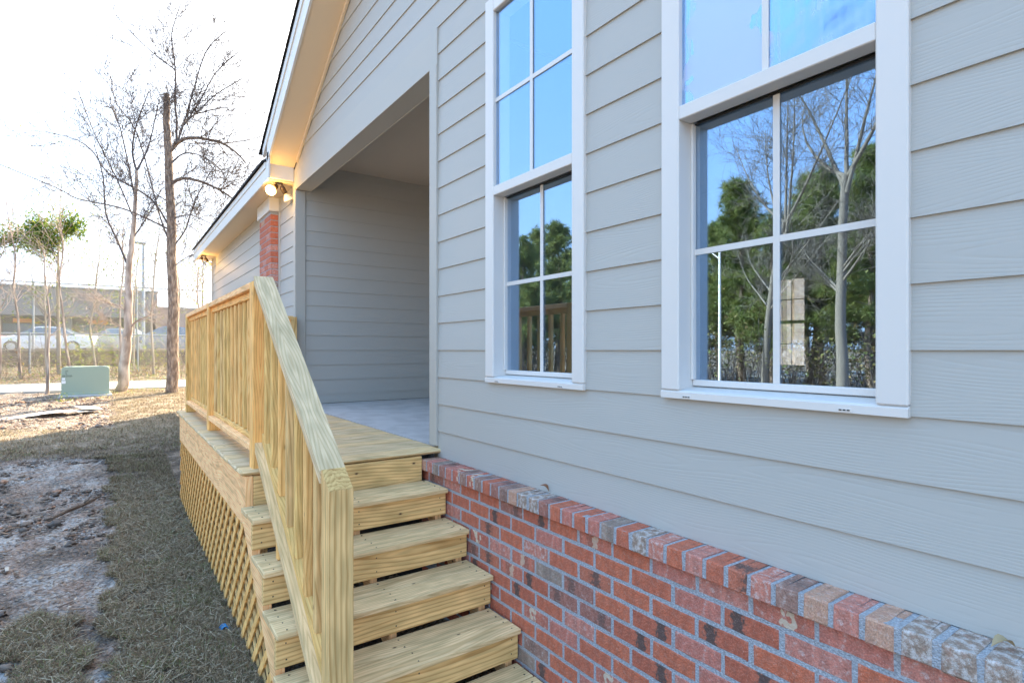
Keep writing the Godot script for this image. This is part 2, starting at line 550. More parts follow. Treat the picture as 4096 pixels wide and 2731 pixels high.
# ---------------------------------------------------------------- siding
# One lapped course from s0 to s1 (the ends may slant: bottom and top lengths differ), standing on y0, lapping up to y1. Axis 2 runs along z with its face towards -x, axis 0 along x with its face towards +z.
func siding(parent: Node3D, ax: int, plane: float, y0: float, y1: float, b0: float, b1: float, t0: float, t1: float, paint: Material = null) -> void:
	if b1 - b0 > 7.5:      # long courses are made of two lengths, butted
		var j := lerpf(b0, b1, rng.randf_range(0.52, 0.78))
		siding(parent, ax, plane, y0, y1, b0, j - 0.0012, t0, j - 0.0012, paint)
		siding(parent, ax, plane, y0, y1, j + 0.0012, b1, j + 0.0012, t1, paint)
		return
	var k := (y1 - y0) / 0.2
	var prof := [Vector2(0.0, y0), Vector2(0.012, y0), Vector2(0.012 - 0.0095 * k, y1), Vector2(0.0, y1)]
	var at := func(q: Vector2, hi: bool, top: bool) -> Vector3:
		var s: float = (t1 if top else b1) if hi else (t0 if top else b0)
		return Vector3(plane - q.x, q.y, s) if ax == 2 else Vector3(s, q.y, plane + q.x)
	var out := Vector3(-1, 0, 0) if ax == 2 else Vector3(0, 0, 1)
	var g := Geo.new()
	var o := Vector2(rng.randf(), rng.randf())
	for e in 4:
		var f := (e + 1) % 4
		var ta := e > 1
		var tb := f > 1
		var nn: Vector3 = [Vector3.DOWN, out, Vector3.UP, -out][e]
		var p := [at.call(prof[e], false, ta), at.call(prof[f], false, tb), at.call(prof[f], true, tb), at.call(prof[e], true, ta)]
		var uv := []
		for q: Vector3 in p:
			uv.append(o + Vector2((q.z if ax == 2 else q.x) / 2.4, (q.y - y0) / 0.42 if e != 0 else (q.x + q.z) / 9.0))
		g.quad(p[0], p[1], p[2], p[3], nn, uv)
	for hi in [false, true]:
		g.quad(at.call(prof[0], hi, false), at.call(prof[1], hi, false), at.call(prof[2], hi, true), at.call(prof[3], hi, true), (Vector3(0, 0, 1) if ax == 2 else Vector3(1, 0, 0)) * (1.0 if hi else -1.0))
	put("siding_board", g.done(), paint if paint else M.siding, parent)


func rake_z(y: float) -> float:
	return -6.752 + (y - E - 2.235) / 0.5664


# ---------------------------------------------------------------- windows
func window(house: Node3D, zl: float, zr: float, film: bool, label: String) -> void:
	var wnd := group_part("window", house)
	wnd.set_meta("label", label)
	var yb := E - 0.182
	var yt := E + 1.985
	var gl := zl + 0.083
	var gr := zr - 0.08
	var f := W - 0.0165       # face of the casing
	slab("casing", M.vinyl, wnd, Vector3(f, yb + 0.031, zl), Vector3(W + 0.10, yt, gl), 0.004)
	slab("casing", M.vinyl, wnd, Vector3(f, yb + 0.031, gr), Vector3(W + 0.10, yt, zr), 0.004)
	slab("casing", M.vinyl, wnd, Vector3(f + 0.001, yt - 0.085, gl), Vector3(W + 0.10, yt - 0.001, gr), 0.004)
	var sill := Geo.new()     # nosed sill across the whole width
	sill.prism(PackedVector2Array([Vector2(f - 0.001, yb), Vector2(W + 0.1, yb), Vector2(W + 0.1, yb + 0.045), Vector2(f + 0.010, yb + 0.0305), Vector2(f - 0.001, yb + 0.024)]), 2, zl, zr, 1.0, 1.0)
	put("sill", sill.done(), M.vinyl, wnd)
	for z in [zl + 0.12, zr - 0.16]:
		var wp := slab("weep_cover", M.vinyl, wnd, Vector3(f - 0.0025, yb + 0.003, z - 0.02), Vector3(f, yb + 0.013, z + 0.02))
		wp.name = "weep_cover"
		for k in 3:
			slab("weep_slot", M.gasket, wnd, Vector3(f - 0.0032, yb + 0.006, z - 0.015 + k * 0.011), Vector3(f - 0.001, yb + 0.010, z - 0.007 + k * 0.011))
	var ym := E + 0.866       # underside of the meeting rail
	slab("meeting_rail", M.vinyl, wnd, Vector3(f + 0.002, ym, gl), Vector3(W + 0.055, E + 0.918, gr), 0.003)
	var ux := W + 0.006
	if film:
		var fp := Geo.new()
		for dx in [0.0, 0.004]:
			fp.quad(Vector3(ux + dx, yt - 0.085, gl), Vector3(ux + dx, yt - 0.085, gr), Vector3(ux + dx, E + 0.918, gr), Vector3(ux + dx, E + 0.918, gl), Vector3(-1.0 if dx == 0.0 else 1.0, 0, 0))
		put("pane", fp.done(), M.glass_film, wnd)
	else:
		slab("pane", M.glass, wnd, Vector3(ux, E + 0.918, gl), Vector3(ux + 0.004, yt - 0.085, gr))
	var zm := (gl + gr) * 0.5
	slab("muntin", M.vinyl, wnd, Vector3(ux - 0.005, E + 0.918, zm - 0.0115), Vector3(ux - 0.001, yt - 0.085, zm + 0.0115))
	var yu := E + 1.403
	for s in [[gl, zm - 0.0115], [zm + 0.0115, gr]]:
		slab("muntin", M.vinyl, wnd, Vector3(ux - 0.0045, yu - 0.011, s[0]), Vector3(ux - 0.001, yu + 0.011, s[1]))
	# lower sash, set back behind the upper one
	var sx := W + 0.055
	slab("sash", M.vinyl, wnd, Vector3(sx + 0.012, yb + 0.045, gl), Vector3(W + 0.1, E - 0.113, gr), 0.003)
	slab("sash", M.vinyl, wnd, Vector3(sx, E - 0.113, gl), Vector3(W + 0.1, ym, gl + 0.012), 0.002)
	slab("sash", M.vinyl, wnd, Vector3(sx, E - 0.113, gr - 0.012), Vector3(W + 0.1, ym, gr), 0.002)
	slab("gasket", M.gasket, wnd, Vector3(sx + 0.012, ym - 0.006, gl + 0.012), Vector3(W + 0.09, ym, gr - 0.012))
	var lx := W + 0.074
	slab("pane", M.glass, wnd, Vector3(lx, E - 0.113, gl + 0.012), Vector3(lx + 0.004, ym - 0.006, gr - 0.012))
	slab("muntin", M.vinyl, wnd, Vector3(lx - 0.005, E - 0.113, zm - 0.0115), Vector3(lx - 0.001, ym - 0.006, zm + 0.0115))
	var yl := E + 0.374
	for s in [[gl + 0.012, zm - 0.0115], [zm + 0.0115, gr - 0.012]]:
		slab("muntin", M.vinyl, wnd, Vector3(lx - 0.0045, yl - 0.011, s[0]), Vector3(lx - 0.001, yl + 0.011, s[1]))


# ---------------------------------------------------------------- bricks
func brick_mesh(depth: float, tall: float, long: float, sd: int, along_u: float) -> ArrayMesh:
	var r := RandomNumberGenerator.new()
	r.seed = sd
	var g := Geo.new()
	var o := Vector2(r.randf() * (1.0 - minf(along_u, 1.0)), 0.0)
	var nz := 5
	var rows := [0.0, 0.0035 + r.randf() * 0.002, tall - 0.0035 - r.randf() * 0.002, tall]
	var p := []
	for y in 4:
		var line := []
		for k in nz + 1:
			var z: float = [0.0, 0.0035, long * 0.35, long * 0.7, long - 0.0035, long][k]
			var edge := y == 0 or y == 3 or k == 0 or k == nz
			var q := Vector3(0.004 if edge else 0.0, rows[y], z)
			if edge:
				q += Vector3(r.randf_range(-0.0015, 0.002), (r.randf_range(-0.0018, 0.0018) if y == 0 or y == 3 else 0.0), (r.randf_range(-0.0018, 0.0018) if k == 0 or k == nz else 0.0))
			else:
				q.x += r.randf_range(-0.001, 0.001)
			line.append(q - Vector3(0, tall * 0.5, long * 0.5))
		p.append(line)
	var uv := func(q: Vector3) -> Vector2:
		return o + Vector2((q.z / long + 0.5) * along_u, 0.5 - q.y / tall * 0.96)
	for y in 3:
		for k in nz:
			var q := [p[y][k], p[y][k + 1], p[y + 1][k + 1], p[y + 1][k]]
			g.quad(q[0], q[1], q[2], q[3], Vector3(-1, (0.0 if y == 1 else (-0.4 if y == 0 else 0.4)), (0.0 if k > 0 and k < nz - 1 else (-0.4 if k == 0 else 0.4))), [uv.call(q[0]), uv.call(q[1]), uv.call(q[2]), uv.call(q[3])])
	for y in [0, 3]:
		for k in nz:
			var a: Vector3 = p[y][k]
			var b: Vector3 = p[y][k + 1]
			g.quad(a, b, Vector3(depth, a.y, b.z), Vector3(depth, a.y, a.z), Vector3(0, -1 if y == 0 else 1, 0), [Vector2(a.x / 0.2 + 0.3, a.z / 0.075 + 0.5), Vector2(b.x / 0.2 + 0.3, b.z / 0.075 + 0.5), Vector2(depth / 0.2 + 0.3, b.z / 0.075 + 0.5), Vector2(depth / 0.2 + 0.3, a.z / 0.075 + 0.5)])
	for k in [0, nz]:
		for y in 3:
			var a: Vector3 = p[y][k]
			var b: Vector3 = p[y + 1][k]
			g.quad(a, b, Vector3(depth, b.y, a.z), Vector3(depth, a.y, a.z), Vector3(0, 0, -1 if k == 0 else 1), [Vector2(0.2, 0.5 - a.y / tall), Vector2(0.2, 0.5 - b.y / tall), Vector2(0.6, 0.5 - b.y / tall), Vector2(0.6, 0.5 - a.y / tall)])
	return g.done()


func pick(weights: Array) -> int:
	var total := 0.0
	for w in weights:
		total += w
	var x := rng.randf() * total
	for k in weights.size():
		x -= weights[k]
		if x <= 0.0:
			return k
	return 0


func brickwork(house: Node3D) -> void:
	var base := group_part("brick_base", house)
	slab("mortar", M.mortar, base, Vector3(1.6522, -0.5, -3.305), Vector3(1.76, 0.856, 1.6))
	var full := []
	var half := []
	var ledge := []
	for k in 5:
		full.append(brick_mesh(0.06, 0.0672, 0.1905, 200 + k, 0.96))
		half.append(brick_mesh(0.06, 0.0685, 0.0925, 220 + k, 0.5))
		ledge.append(brick_mesh(0.13, 0.0685, 0.0672, 240 + k, 0.4))
	var wf := [5, 2.4, 4, 1.0, 2.4, 5, 1.2, 0.2, 0.2, 0.1, 1.2, 0.6, 0.7, 1.3, 3.5]
	var wl := [1.2, 0.2, 2.0, 0.2, 1.5, 1.2, 3.0, 3, 3.0, 3.5, 2.4, 0.1, 0.1, 0.2, 1.5]
	var y := 0.820
	for row in 11:
		var z := -2.232 - 5.0 * 0.2032 - (0.0 if row % 2 == 0 else 0.1016) - 0.2032
		while z < (0.9 if row < 9 else 0.2):
			var c := z + 0.1016
			var lo := z
			var hi := z + 0.2032
			z = hi
			if hi <= -3.30:
				continue
			var cut := lo < -3.30
			if cut and hi > -3.30 + 0.12:
				continue
			if cut:
				c = hi - 0.0508
			var o := put("brick", (half if cut else full)[rng.randi() % 5], M.bricks[pick(wf)], base, Vector3(1.65 + rng.randf_range(-0.0012, 0.0012), y + rng.randf_range(-0.0012, 0.0012), c + rng.randf_range(-0.002, 0.002)))
			o.rotation.y = rng.randf_range(-0.006, 0.006)
			if rng.randf() < 0.5:
				o.rotate_x(PI)
		y -= 0.0788
	# the rowlock ledge
	var led := group_part("brick_ledge", house)
	slab("mortar", M.mortar, led, Vector3(1.6232, 0.856, -3.305), Vector3(1.758, 0.9203, 1.6))
	var zl := -3.305 + 0.041
	while zl < 1.2:
		var o := put("brick", ledge[rng.randi() % 5], M.bricks[pick(wl)], led, Vector3(1.62 + rng.randf_range(-0.002, 0.0008), 0.8878 + rng.randf_range(-0.0008, 0.0012), zl + rng.randf_range(-0.002, 0.002)))
		o.rotation.z = rng.randf_range(-0.004, 0.008)
		zl += 0.0822
	# bricks of the far pillar are only some pixels tall
	var pil := group_part("brick_pillar", house)
	slab("mortar", M.mortar, pil, Vector3(1.654, -0.1, -8.36), Vector3(1.76, E + 1.80, -7.71))
	var gs := [Geo.new(), Geo.new(), Geo.new(), Geo.new(), Geo.new()]
	var ms := [M.bricks[0], M.bricks[10], M.bricks[8], M.bricks[5], M.bricks[9]]
	var row := 0
	var yy := 0.9
	while yy < E + 1.78:
		var z := -8.365 - (0.1016 if row % 2 else 0.0)
		while z < -7.71:
			var lo := maxf(z, -8.365)
			var hi := minf(z + 0.1935, -7.705)
			if hi - lo > 0.03:
				gs[pick([4, 4, 2, 4, 1])].cbox(Vector3(0.1, 0.0685, hi - lo), 0.003, 0.2, 0.07, Vector2(rng.randf(), rng.randf()), Vector3(1.70, yy, (lo + hi) * 0.5))
			z += 0.2032
		yy += 0.0788
		row += 1
	for k in 5:
		stuff(put("brick", gs[k].done(), ms[k], pil))
	slab("capital", M.white_trim, pil, Vector3(1.625, E + 1.79, -8.40), Vector3(W + 0.01, E + 1.968, -7.665), 0.004)


# ---------------------------------------------------------------- the house
func build_house() -> void:
	var h := thing("house", "pale greige lap-sided house with white windows, brick base and recessed porch", "house")
	var sh := group_part("wall_core", h)
	var x0 := W + 0.011
	var x1 := W + 0.13
	slab("sheathing", M.sheathing, sh, Vector3(x0, 0.9, -3.38), Vector3(x1, E + 2.0, -2.70))
	slab("sheathing", M.sheathing, sh, Vector3(x0, 0.9, -1.89), Vector3(x1, E + 2.0, -1.44))
	slab("sheathing", M.sheathing, sh, Vector3(x0, 0.9, -0.61), Vector3(x1, E + 2.0, 3.75))
	slab("sheathing", M.sheathing, sh, Vector3(x0, 0.9, -2.70), Vector3(x1, E - 0.183, -1.89))
	slab("sheathing", M.sheathing, sh, Vector3(x0, 0.9, -1.44), Vector3(x1, E - 0.183, -0.61))
	slab("sheathing", M.sheathing, sh, Vector3(x0, 0.0, -13.70), Vector3(x1, E + 1.97, -6.89))
	var g := Geo.new()
	g.prism(PackedVector2Array([Vector2(-6.9, E + 2.0), Vector2(3.75, E + 2.0), Vector2(3.75, E + 2.2), Vector2(-1.5, E + 5.19), Vector2(-6.7, E + 2.24), Vector2(-6.9, E + 2.12)]), 0, x0, x1, 1, 1)
	put("sheathing", g.done(), M.sheathing, sh)
	slab("foundation", M.mortar, sh, Vector3(W + 0.012, -0.5, -13.70), Vector3(x1, 0.9, 3.75))
	# siding on the gabled wall
	var gw := group_part("gable_wall", h)
	var pl := W + 0.0105
	var wins := [[-2.708, -1.885], [-1.442, -0.610]]
	for k in range(-4, 29):
		var y0 := E + 0.178 * k if k > -4 else 0.923
		var y1 := y0 + (0.2 if k > -4 else 0.19)
		var right := 3.75
		var right_top := 3.75
		if y1 > E + 2.235:
			right = minf(3.75, -3.0 - rake_z(y0))
			right_top = minf(3.75, -3.0 - rake_z(y1))
		if k < 11:
			if k >= -1:
				siding(gw, 2, pl, y0, y1, -3.309, wins[0][0], -3.309, wins[0][0])
				siding(gw, 2, pl, y0, y1, wins[0][1], wins[1][0], wins[0][1], wins[1][0])
				siding(gw, 2, pl, y0, y1, wins[1][1], right, wins[1][1], right_top)
			else:
				siding(gw, 2, pl, y0, y1, -3.309, right, -3.309, right_top)
		elif k == 11:
			siding(gw, 2, pl, y0, y1, -3.309, right, -3.309, right_top)
		else:
			var l0 := maxf(-6.96, rake_z(y0))
			var l1 := maxf(-6.96, rake_z(y1))
			if l1 >= right_top - 0.05:
				break
			siding(gw, 2, pl, y0, y1, l0, right, l1, right_top)
	# siding left of the porch, past the brick pillar, to the far corner
	var fw := group_part("far_wall", h)
	for k in range(-4, 11):
		var y0 := E + 0.178 * k if k > -4 else 0.923
		var y1 := minf(y0 + 0.2, E + 1.968)
		siding(fw, 2, pl, y0, y1, -7.625, -6.946, -7.625, -6.946)
		siding(fw, 2, pl, y0, y1, -13.64, -8.37, -13.64, -8.37)
	slab("corner_board", M.trim_paint, fw, Vector3(W - 0.012, 0.9, -13.74), Vector3(W + 0.02, E + 1.968, -13.64), 0.003)
	slab("corner_board", M.trim_paint, fw, Vector3(W - 0.008, 0.985, -7.70), Vector3(W + 0.02, E + 1.968, -7.625), 0.002)
	# porch
	var po := group_part("porch", h)
	slab("corner_board", M.trim_paint, po, Vector3(W - 0.012, 0.985, -6.946), Vector3(W + 0.107, E + 1.883, -6.845), 0.003)
	slab("jamb_trim", M.trim_paint, po, Vector3(W - 0.014, 0.992, -3.409), Vector3(W + 0.16, E + 1.8855, -3.309), 0.003)
	slab("header_board", M.trim_paint, po, Vector3(W - 0.009, E + 1.886, -6.965), Vector3(W + 0.0105, E + 2.136, -3.3095), 0.002)
	slab("beam", M.trim_paint, po, Vector3(W + 0.0115, E + 1.8885, -6.9), Vector3(W + 0.158, E + 2.3, -3.40))
	slab("beam_trim", M.trim_paint, po, Vector3(W + 0.1585, E + 1.8865, -6.86), Vector3(W + 0.172, E + 2.2, -3.41), 0.002)
	slab("porch_ceiling", M.ceiling, po, Vector3(W + 0.13, E + 2.215, -6.95), Vector3(4.3, E + 2.24, -3.3))
	for k in range(-4, 13):
		var y0 := maxf(E + 0.178 * k, 0.985)
		var y1 := minf(E + 0.178 * k + 0.2, E + 2.214)
		siding(po, 0, -6.868, y0, y1, W + 0.107, 4.2, W + 0.107, 4.2)
		siding(po, 2, 4.2, y0, y1, -6.868, -3.41, -6.868, -3.41)
	slab("sheathing", M.sheathing, po, Vector3(W + 0.02, 0.5, -7.0), Vector3(4.3, E + 2.214, -6.8685))
	slab("sheathing", M.sheathing, po, Vector3(4.2015, 0.5, -6.868), Vector3(4.3, E + 2.214, -3.405))
	slab("partition", M.trim_paint, po, Vector3(W + 0.13, 0.5, -3.4085), Vector3(4.3, E + 2.214, -3.31))
	slab("porch_floor", M.concrete, po, Vector3(1.775, 0.3, -6.90), Vector3(4.2, 0.979, -3.41))
	# eave and rake
	var ro := group_part("roof", h)
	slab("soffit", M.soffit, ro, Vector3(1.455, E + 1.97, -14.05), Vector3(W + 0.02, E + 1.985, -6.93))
	slab("fascia", M.white_trim, ro, Vector3(1.435, E + 1.955, -14.05), Vector3(1.4545, E + 2.10, -6.902), 0.002)
	slab("fascia", M.white_trim, ro, Vector3(1.425, E + 2.101, -14.06), Vector3(1.4545, E + 2.175, -6.95), 0.002)
	slab("eave_return", M.white_trim, ro, Vector3(1.455, E + 1.99, -7.2), Vector3(W - 0.013, E + 2.262, -6.90), 0.003)
	slab("fascia", M.white_trim, ro, Vector3(1.435, E + 1.9555, -6.901), Vector3(1.4545, E + 2.262, -6.80), 0.002)
	slab("gable_end", M.siding, ro, Vector3(1.75, 0.9, -13.735), Vector3(7.2, E + 2.0, -13.62))
	var ge := Geo.new()
	ge.prism(PackedVector2Array([Vector2(1.75, E + 2.0), Vector2(7.2, E + 2.0), Vector2(4.475, E + 3.75)]), 2, -13.73, -13.62, 1, 1)
	put("gable_end", ge.done(), M.siding, ro)
	for side in [0, 1]:
		var fl := func(z: float) -> float: return z if side == 0 else -3.0 - z
		var zz := [-7.06, -1.5]
		var sy := func(z: float, d: float) -> float: return E + 2.235 + 0.5664 * (z + 6.752) + d
		var strip := func(called: String, m: Material, xa: float, xb: float, lo: float, hi: float, za := -7.06) -> void:
			var q := Geo.new()
			q.prism(PackedVector2Array([Vector2(fl.call(za), sy.call(za, lo)), Vector2(fl.call(zz[1]), sy.call(zz[1], lo)), Vector2(fl.call(zz[1]), sy.call(zz[1], hi)), Vector2(fl.call(za), sy.call(za, hi))]), 0, xa, xb, 2.4, 0.4)
			put(called, q.done(), m, ro)
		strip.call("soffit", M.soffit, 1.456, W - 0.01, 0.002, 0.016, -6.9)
		strip.call("rake_board", M.white_trim, 1.435, 1.4555, -0.012, 0.20, -6.88)
		strip.call("rake_board", M.white_trim, 1.424, 1.4555, 0.2005, 0.30)
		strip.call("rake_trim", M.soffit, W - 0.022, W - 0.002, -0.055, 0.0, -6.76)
		# roof deck and its courses of shingles
		strip.call("roof_deck", M.shingle, 1.427, 7.6, 0.302, 0.325, -7.15)
		var sq := Geo.new()
		var zc := -7.18
		while zc < -1.5:
			var zn := minf(zc + 0.16, -1.5)
			for xs in range(0, 20):
				var xa := 1.405 + xs * 0.31 - (0.12 if int(zc * 10.0) % 2 else 0.0)
				var lo: float = sy.call(zc, 0.326)
				var hi: float = sy.call(zn, 0.326)
				var th := rng.randf_range(0.012, 0.02)
				var px := maxf(xa, 1.405)
				sq.quad(Vector3(px, lo + th, fl.call(zc)), Vector3(xa + 0.3, lo + th, fl.call(zc)), Vector3(xa + 0.3, hi + 0.004, fl.call(zn)), Vector3(px, hi + 0.004, fl.call(zn)), Vector3.UP)
				sq.quad(Vector3(px, lo, fl.call(zc)), Vector3(xa + 0.3, lo, fl.call(zc)), Vector3(xa + 0.3, lo + th, fl.call(zc)), Vector3(px, lo + th, fl.call(zc)), Vector3(0, 0, -1 if side == 0 else 1))
				if xs == 0:
					sq.quad(Vector3(px, lo, fl.call(zc)), Vector3(px, lo + th, fl.call(zc)), Vector3(px, hi + 0.004, fl.call(zn)), Vector3(px, hi, fl.call(zn)), Vector3(-1, 0, 0))
			zc = zn
		stuff(put("shingle", sq.done(), M.shingle, ro))
	# main roof behind, its eave along the far wall
	var mr := Geo.new()
	for s in [0, 1]:
		var mx := func(x: float) -> float: return x if s == 0 else 8.95 - x
		mr.prism(PackedVector2Array([Vector2(mx.call(1.40), E + 2.178), Vector2(mx.call(4.475), E + 2.178 + 0.5664 * 3.075), Vector2(mx.call(4.475), E + 2.205 + 0.5664 * 3.075), Vector2(mx.call(1.40), E + 2.205)]), 2, -14.1, -7.0 if s == 0 else 3.7, 1, 1)
	put("roof_deck", mr.done(), M.shingle, ro)
	for q in [[0.0, E + 2.1, -13.7, -3.92], [0.0, E + 2.1, -3.54, 3.75], [0.0, 1.40, -3.92, -3.54], [2.56, E + 2.1, -3.92, -3.54]]:
		slab("back_wall", M.siding, ro, Vector3(7.11, q[0], q[2]), Vector3(7.22, q[1], q[3]))
	slab("side_wall", M.siding, ro, Vector3(1.9, 0.0, 3.63), Vector3(7.1, E + 2.1, 3.75))
	# the room behind the windows
	var room := group_part("room", h)
	slab("room_floor", M.interior, room, Vector3(W + 0.13, 0.5, -3.31), Vector3(7.0, 0.98, 3.6))
	slab("room_floor", M.interior, room, Vector3(4.3, 0.5, -7.0), Vector3(7.0, 0.979, -3.31))
	slab("room_ceiling", M.interior, room, Vector3(W + 0.13, 3.9, -7.0), Vector3(7.1, 3.95, 3.6))
	slab("room_wall", M.interior, room, Vector3(4.3, 0.98, -7.1), Vector3(7.0, 3.9, -7.0))
	slab("room_wall", M.interior, room, Vector3(7.0, 0.5, -7.1), Vector3(7.1, 3.9, -3.92))
	slab("room_wall", M.interior, room, Vector3(7.0, 0.5, -3.54), Vector3(7.1, 3.9, 3.6))
	slab("room_wall", M.interior, room, Vector3(7.0, 0.5, -3.92), Vector3(7.1, 1.40, -3.54))
	slab("room_wall", M.interior, room, Vector3(7.0, 2.56, -3.92), Vector3(7.1, 3.9, -3.54))
	for q in [[1.40, 2.56, -3.92, -3.89], [1.40, 2.56, -3.57, -3.54], [1.40, 1.44, -3.89, -3.57], [2.52, 2.56, -3.89, -3.57], [1.96, 2.0, -3.89, -3.57], [1.44, 2.52, -3.735, -3.725], [1.70, 1.71, -3.89, -3.735], [1.70, 1.71, -3.725, -3.57], [2.26, 2.27, -3.89, -3.735], [2.26, 2.27, -3.725, -3.57]]:
		slab("far_window_frame", M.vinyl, room, Vector3(6.98, q[0], q[2]), Vector3(7.04, q[1], q[3]))
	# windows
	window(h, -2.708, -1.885, false, "narrow double-hung window nearest the porch, both panes clear")
	window(h, -1.442, -0.610, true, "window whose upper pane still has its streaky film")
	brickwork(h)
	# the house next door, glimpsed through the far window of the room
	var nb := thing("neighbouring_house", "pale siding wall of the next house, glimpsed through the room behind the wide window", "house")
	slab("wall", M.sheathing, nb, Vector3(11.02, -0.3, -14.0), Vector3(16.0, 3.4, 6.0))
	for k in 18:
		siding(nb, 2, 11.015, 0.2 + k * 0.178, 0.4 + k * 0.178, -14.0, 6.0, -14.0, 6.0, M.white_trim)
	slab("roof", M.shingle, nb, Vector3(10.7, 3.4, -14.3), Vector3(16.3, 3.6, 6.3), 0.02)


# ---------------------------------------------------------------- deck, stairs, railings
const STEP_Y := [0.793, 0.613, 0.434, 0.254, 0.074]
const STEP_Z := [-2.970, -2.722, -2.475, -2.227, -1.980]

func baluster_mat() -> Material:
	return M[["wood_a", "wood_a", "wood_red", "wood_green", "wood_c"][rng.randi() % 5]]


func build_deck() -> void:
	var d := thing("wooden_deck", "new pine deck boards before the porch, lattice skirt below", "deck", Vector3(0, 0, 0))
	var z := -3.27
	var k := 0
	while z > -6.9:
		board("deck_board", M.wood_grey if k % 3 else M.wood_deck, d, Vector3((0.55 + 1.77) * 0.5 + rng.randf_range(-0.004, 0.002), 0.977 - 0.0135 + rng.randf_range(-0.001, 0.001), z - 0.07), Vector3(1.22, 0.027, 0.1365), 0.012 if k == 0 else 0.007)
		z -= 0.1435
		k += 1
	board("fascia", M.wood_pale, d, Vector3(0.594, E - 0.816, (-6.94 - 3.275) * 0.5), Vector3(0.038, 0.276, 6.94 - 3.275), 0.003)
	board("fascia", M.wood_c, d, Vector3(1.115, E - 0.816, -3.292), Vector3(1.0, 0.27, 0.038), 0.003)
	board("fascia", M.wood_c, d, Vector3(1.15, E - 0.816, -6.92), Vector3(1.07, 0.27, 0.038), 0.003)
	for jx in [0.9, 1.25, 1.6]:
		board("joist", M.wood_c, d, Vector3(jx, E - 0.80, -5.1), Vector3(0.038, 0.235, 3.5), 0.002)
	for pz in [-3.5, -5.1, -6.8]:
		board("support_post", M.wood_c, d, Vector3(0.68, 0.33, pz), Vector3(0.09, 0.68, 0.09), 0.003)
	# lattice: two layers of slats, cut to the space under the fascia and the stair stringer
	var lat := group_part("lattice_panel", d)
	var region := PackedVector2Array([Vector2(-6.94, -0.12), Vector2(-6.94, E - 0.955), Vector2(-3.31, E - 0.955), Vector2(-2.42, -0.03), Vector2(-2.38, -0.12)])
	for layer in 2:
		var s := -1.0 if layer == 0 else 1.0
		var c := -8.2
		while c < -1.3:
			var a := Vector2(c, -0.3)
			var dir := Vector2(s * -1.0, 1.0).normalized()
			var side := dir.orthogonal() * 0.019
			a -= dir * (0.0 if s < 0 else 0.0)
			var st := PackedVector2Array([a - side, a + side, a + side + dir * 1.9, a - side + dir * 1.9])
			for cut in Geometry2D.intersect_polygons(st, region):
				var g := Geo.new()
				var xx := 0.578 if layer == 0 else 0.5875
				g.prism(cut, 0, xx, xx + 0.009, 0.5, 2.0, Vector2(rng.randf(), rng.randf()))
				put("lattice_slat", g.done(), M.wood_a if layer == 0 else M.wood_c, lat)
			c += 0.1485
	slab("underdeck_shade_sheet", M.black, d, Vector3(1.70, -0.1, -6.8), Vector3(1.71, E - 0.97, -3.4))  # added black sheet, stands in for the shade seen through the slats

	var s := thing("wooden_stairs", "open pine stairs with two-board treads climbing along the brick wall", "stairs", Vector3(0, 0, 0))
	for k2 in 5:
		var y: float = STEP_Y[k2]
		var zn: float = STEP_Z[k2]
		board("tread_board", M.wood_b, s, Vector3(1.0975, y - 0.013, zn - 0.069), Vector3(1.085 + rng.randf_range(-0.006, 0.002), 0.026, 0.138), 0.004)
		board("tread_board", M.wood_deck, s, Vector3(1.0975 + rng.randf_range(-0.008, 0.0), y - 0.0135, zn - 0.069 - 0.1435), Vector3(1.085, 0.026, 0.138), 0.003)
		if k2 < 5:
			board("riser_board", M.wood_c, s, Vector3(1.098, y - 0.027 - 0.066, zn - 0.042), Vector3(1.083, 0.131, 0.025), 0.003)
	var scr := Geo.new()
	for k2 in 5:
		for sx in [0.60, 1.10, 1.60]:
			for dz in [0.03, 0.105, 0.175, 0.25]:
				scr.tube([Vector3(sx + rng.randf_range(-0.01, 0.01), STEP_Y[k2] - 0.004, STEP_Z[k2] - dz), Vector3(sx, STEP_Y[k2] + 0.0004, STEP_Z[k2] - dz)], [0.0042, 0.0042], 8)
			for dy in [0.055, 0.125]:
				scr.tube([Vector3(sx, STEP_Y[k2] - dy, STEP_Z[k2] - 0.036), Vector3(sx + rng.randf_range(-0.004, 0.004), STEP_Y[k2] - dy, STEP_Z[k2] - 0.0291)], [0.0040, 0.0040], 8)
	stuff(put("screw_heads", scr.done(), mat(lin(0.10, 0.075, 0.05), 0.5, 0.4), s))
	for sx in [0.566, 1.08, 1.585]:
		var poly := PackedVector2Array()
		poly.append(Vector2(-3.268, 0.70))
		poly.append(Vector2(-3.268, STEP_Y[0] - 0.0275))
		for k2 in 5:
			poly.append(Vector2(STEP_Z[k2] - 0.056, STEP_Y[k2] - 0.0275))
			poly.append(Vector2(STEP_Z[k2] - 0.056, STEP_Y[mini(k2 + 1, 4)] - 0.0275 if k2 < 4 else -0.05))
		poly.append(Vector2(-2.30, -0.05))
		var g := Geo.new()
		g.prism(poly, 0, sx - 0.004, sx + 0.034, 2.0, 0.5, Vector2(rng.randf(), rng.randf()))
		put("stringer", g.done(), M.wood_pale, s)

	# deck railing
	var r := thing("deck_railing", "level pine railing with square balusters along the deck's outer edge", "railing", Vector3(0, 0, 0))
	var posts := [-6.775, -5.115, -3.355]
	for pz in posts:
		board("post", M.wood_a if pz > -6.0 else M.wood_green, r, Vector3(0.6615, (0.6 + E + 0.378) * 0.5 + (0.0 if pz > -3.5 else 0.1885), pz), Vector3(0.089, E + 0.378 - (0.6 if pz > -3.5 else 0.977), 0.089), 0.005)
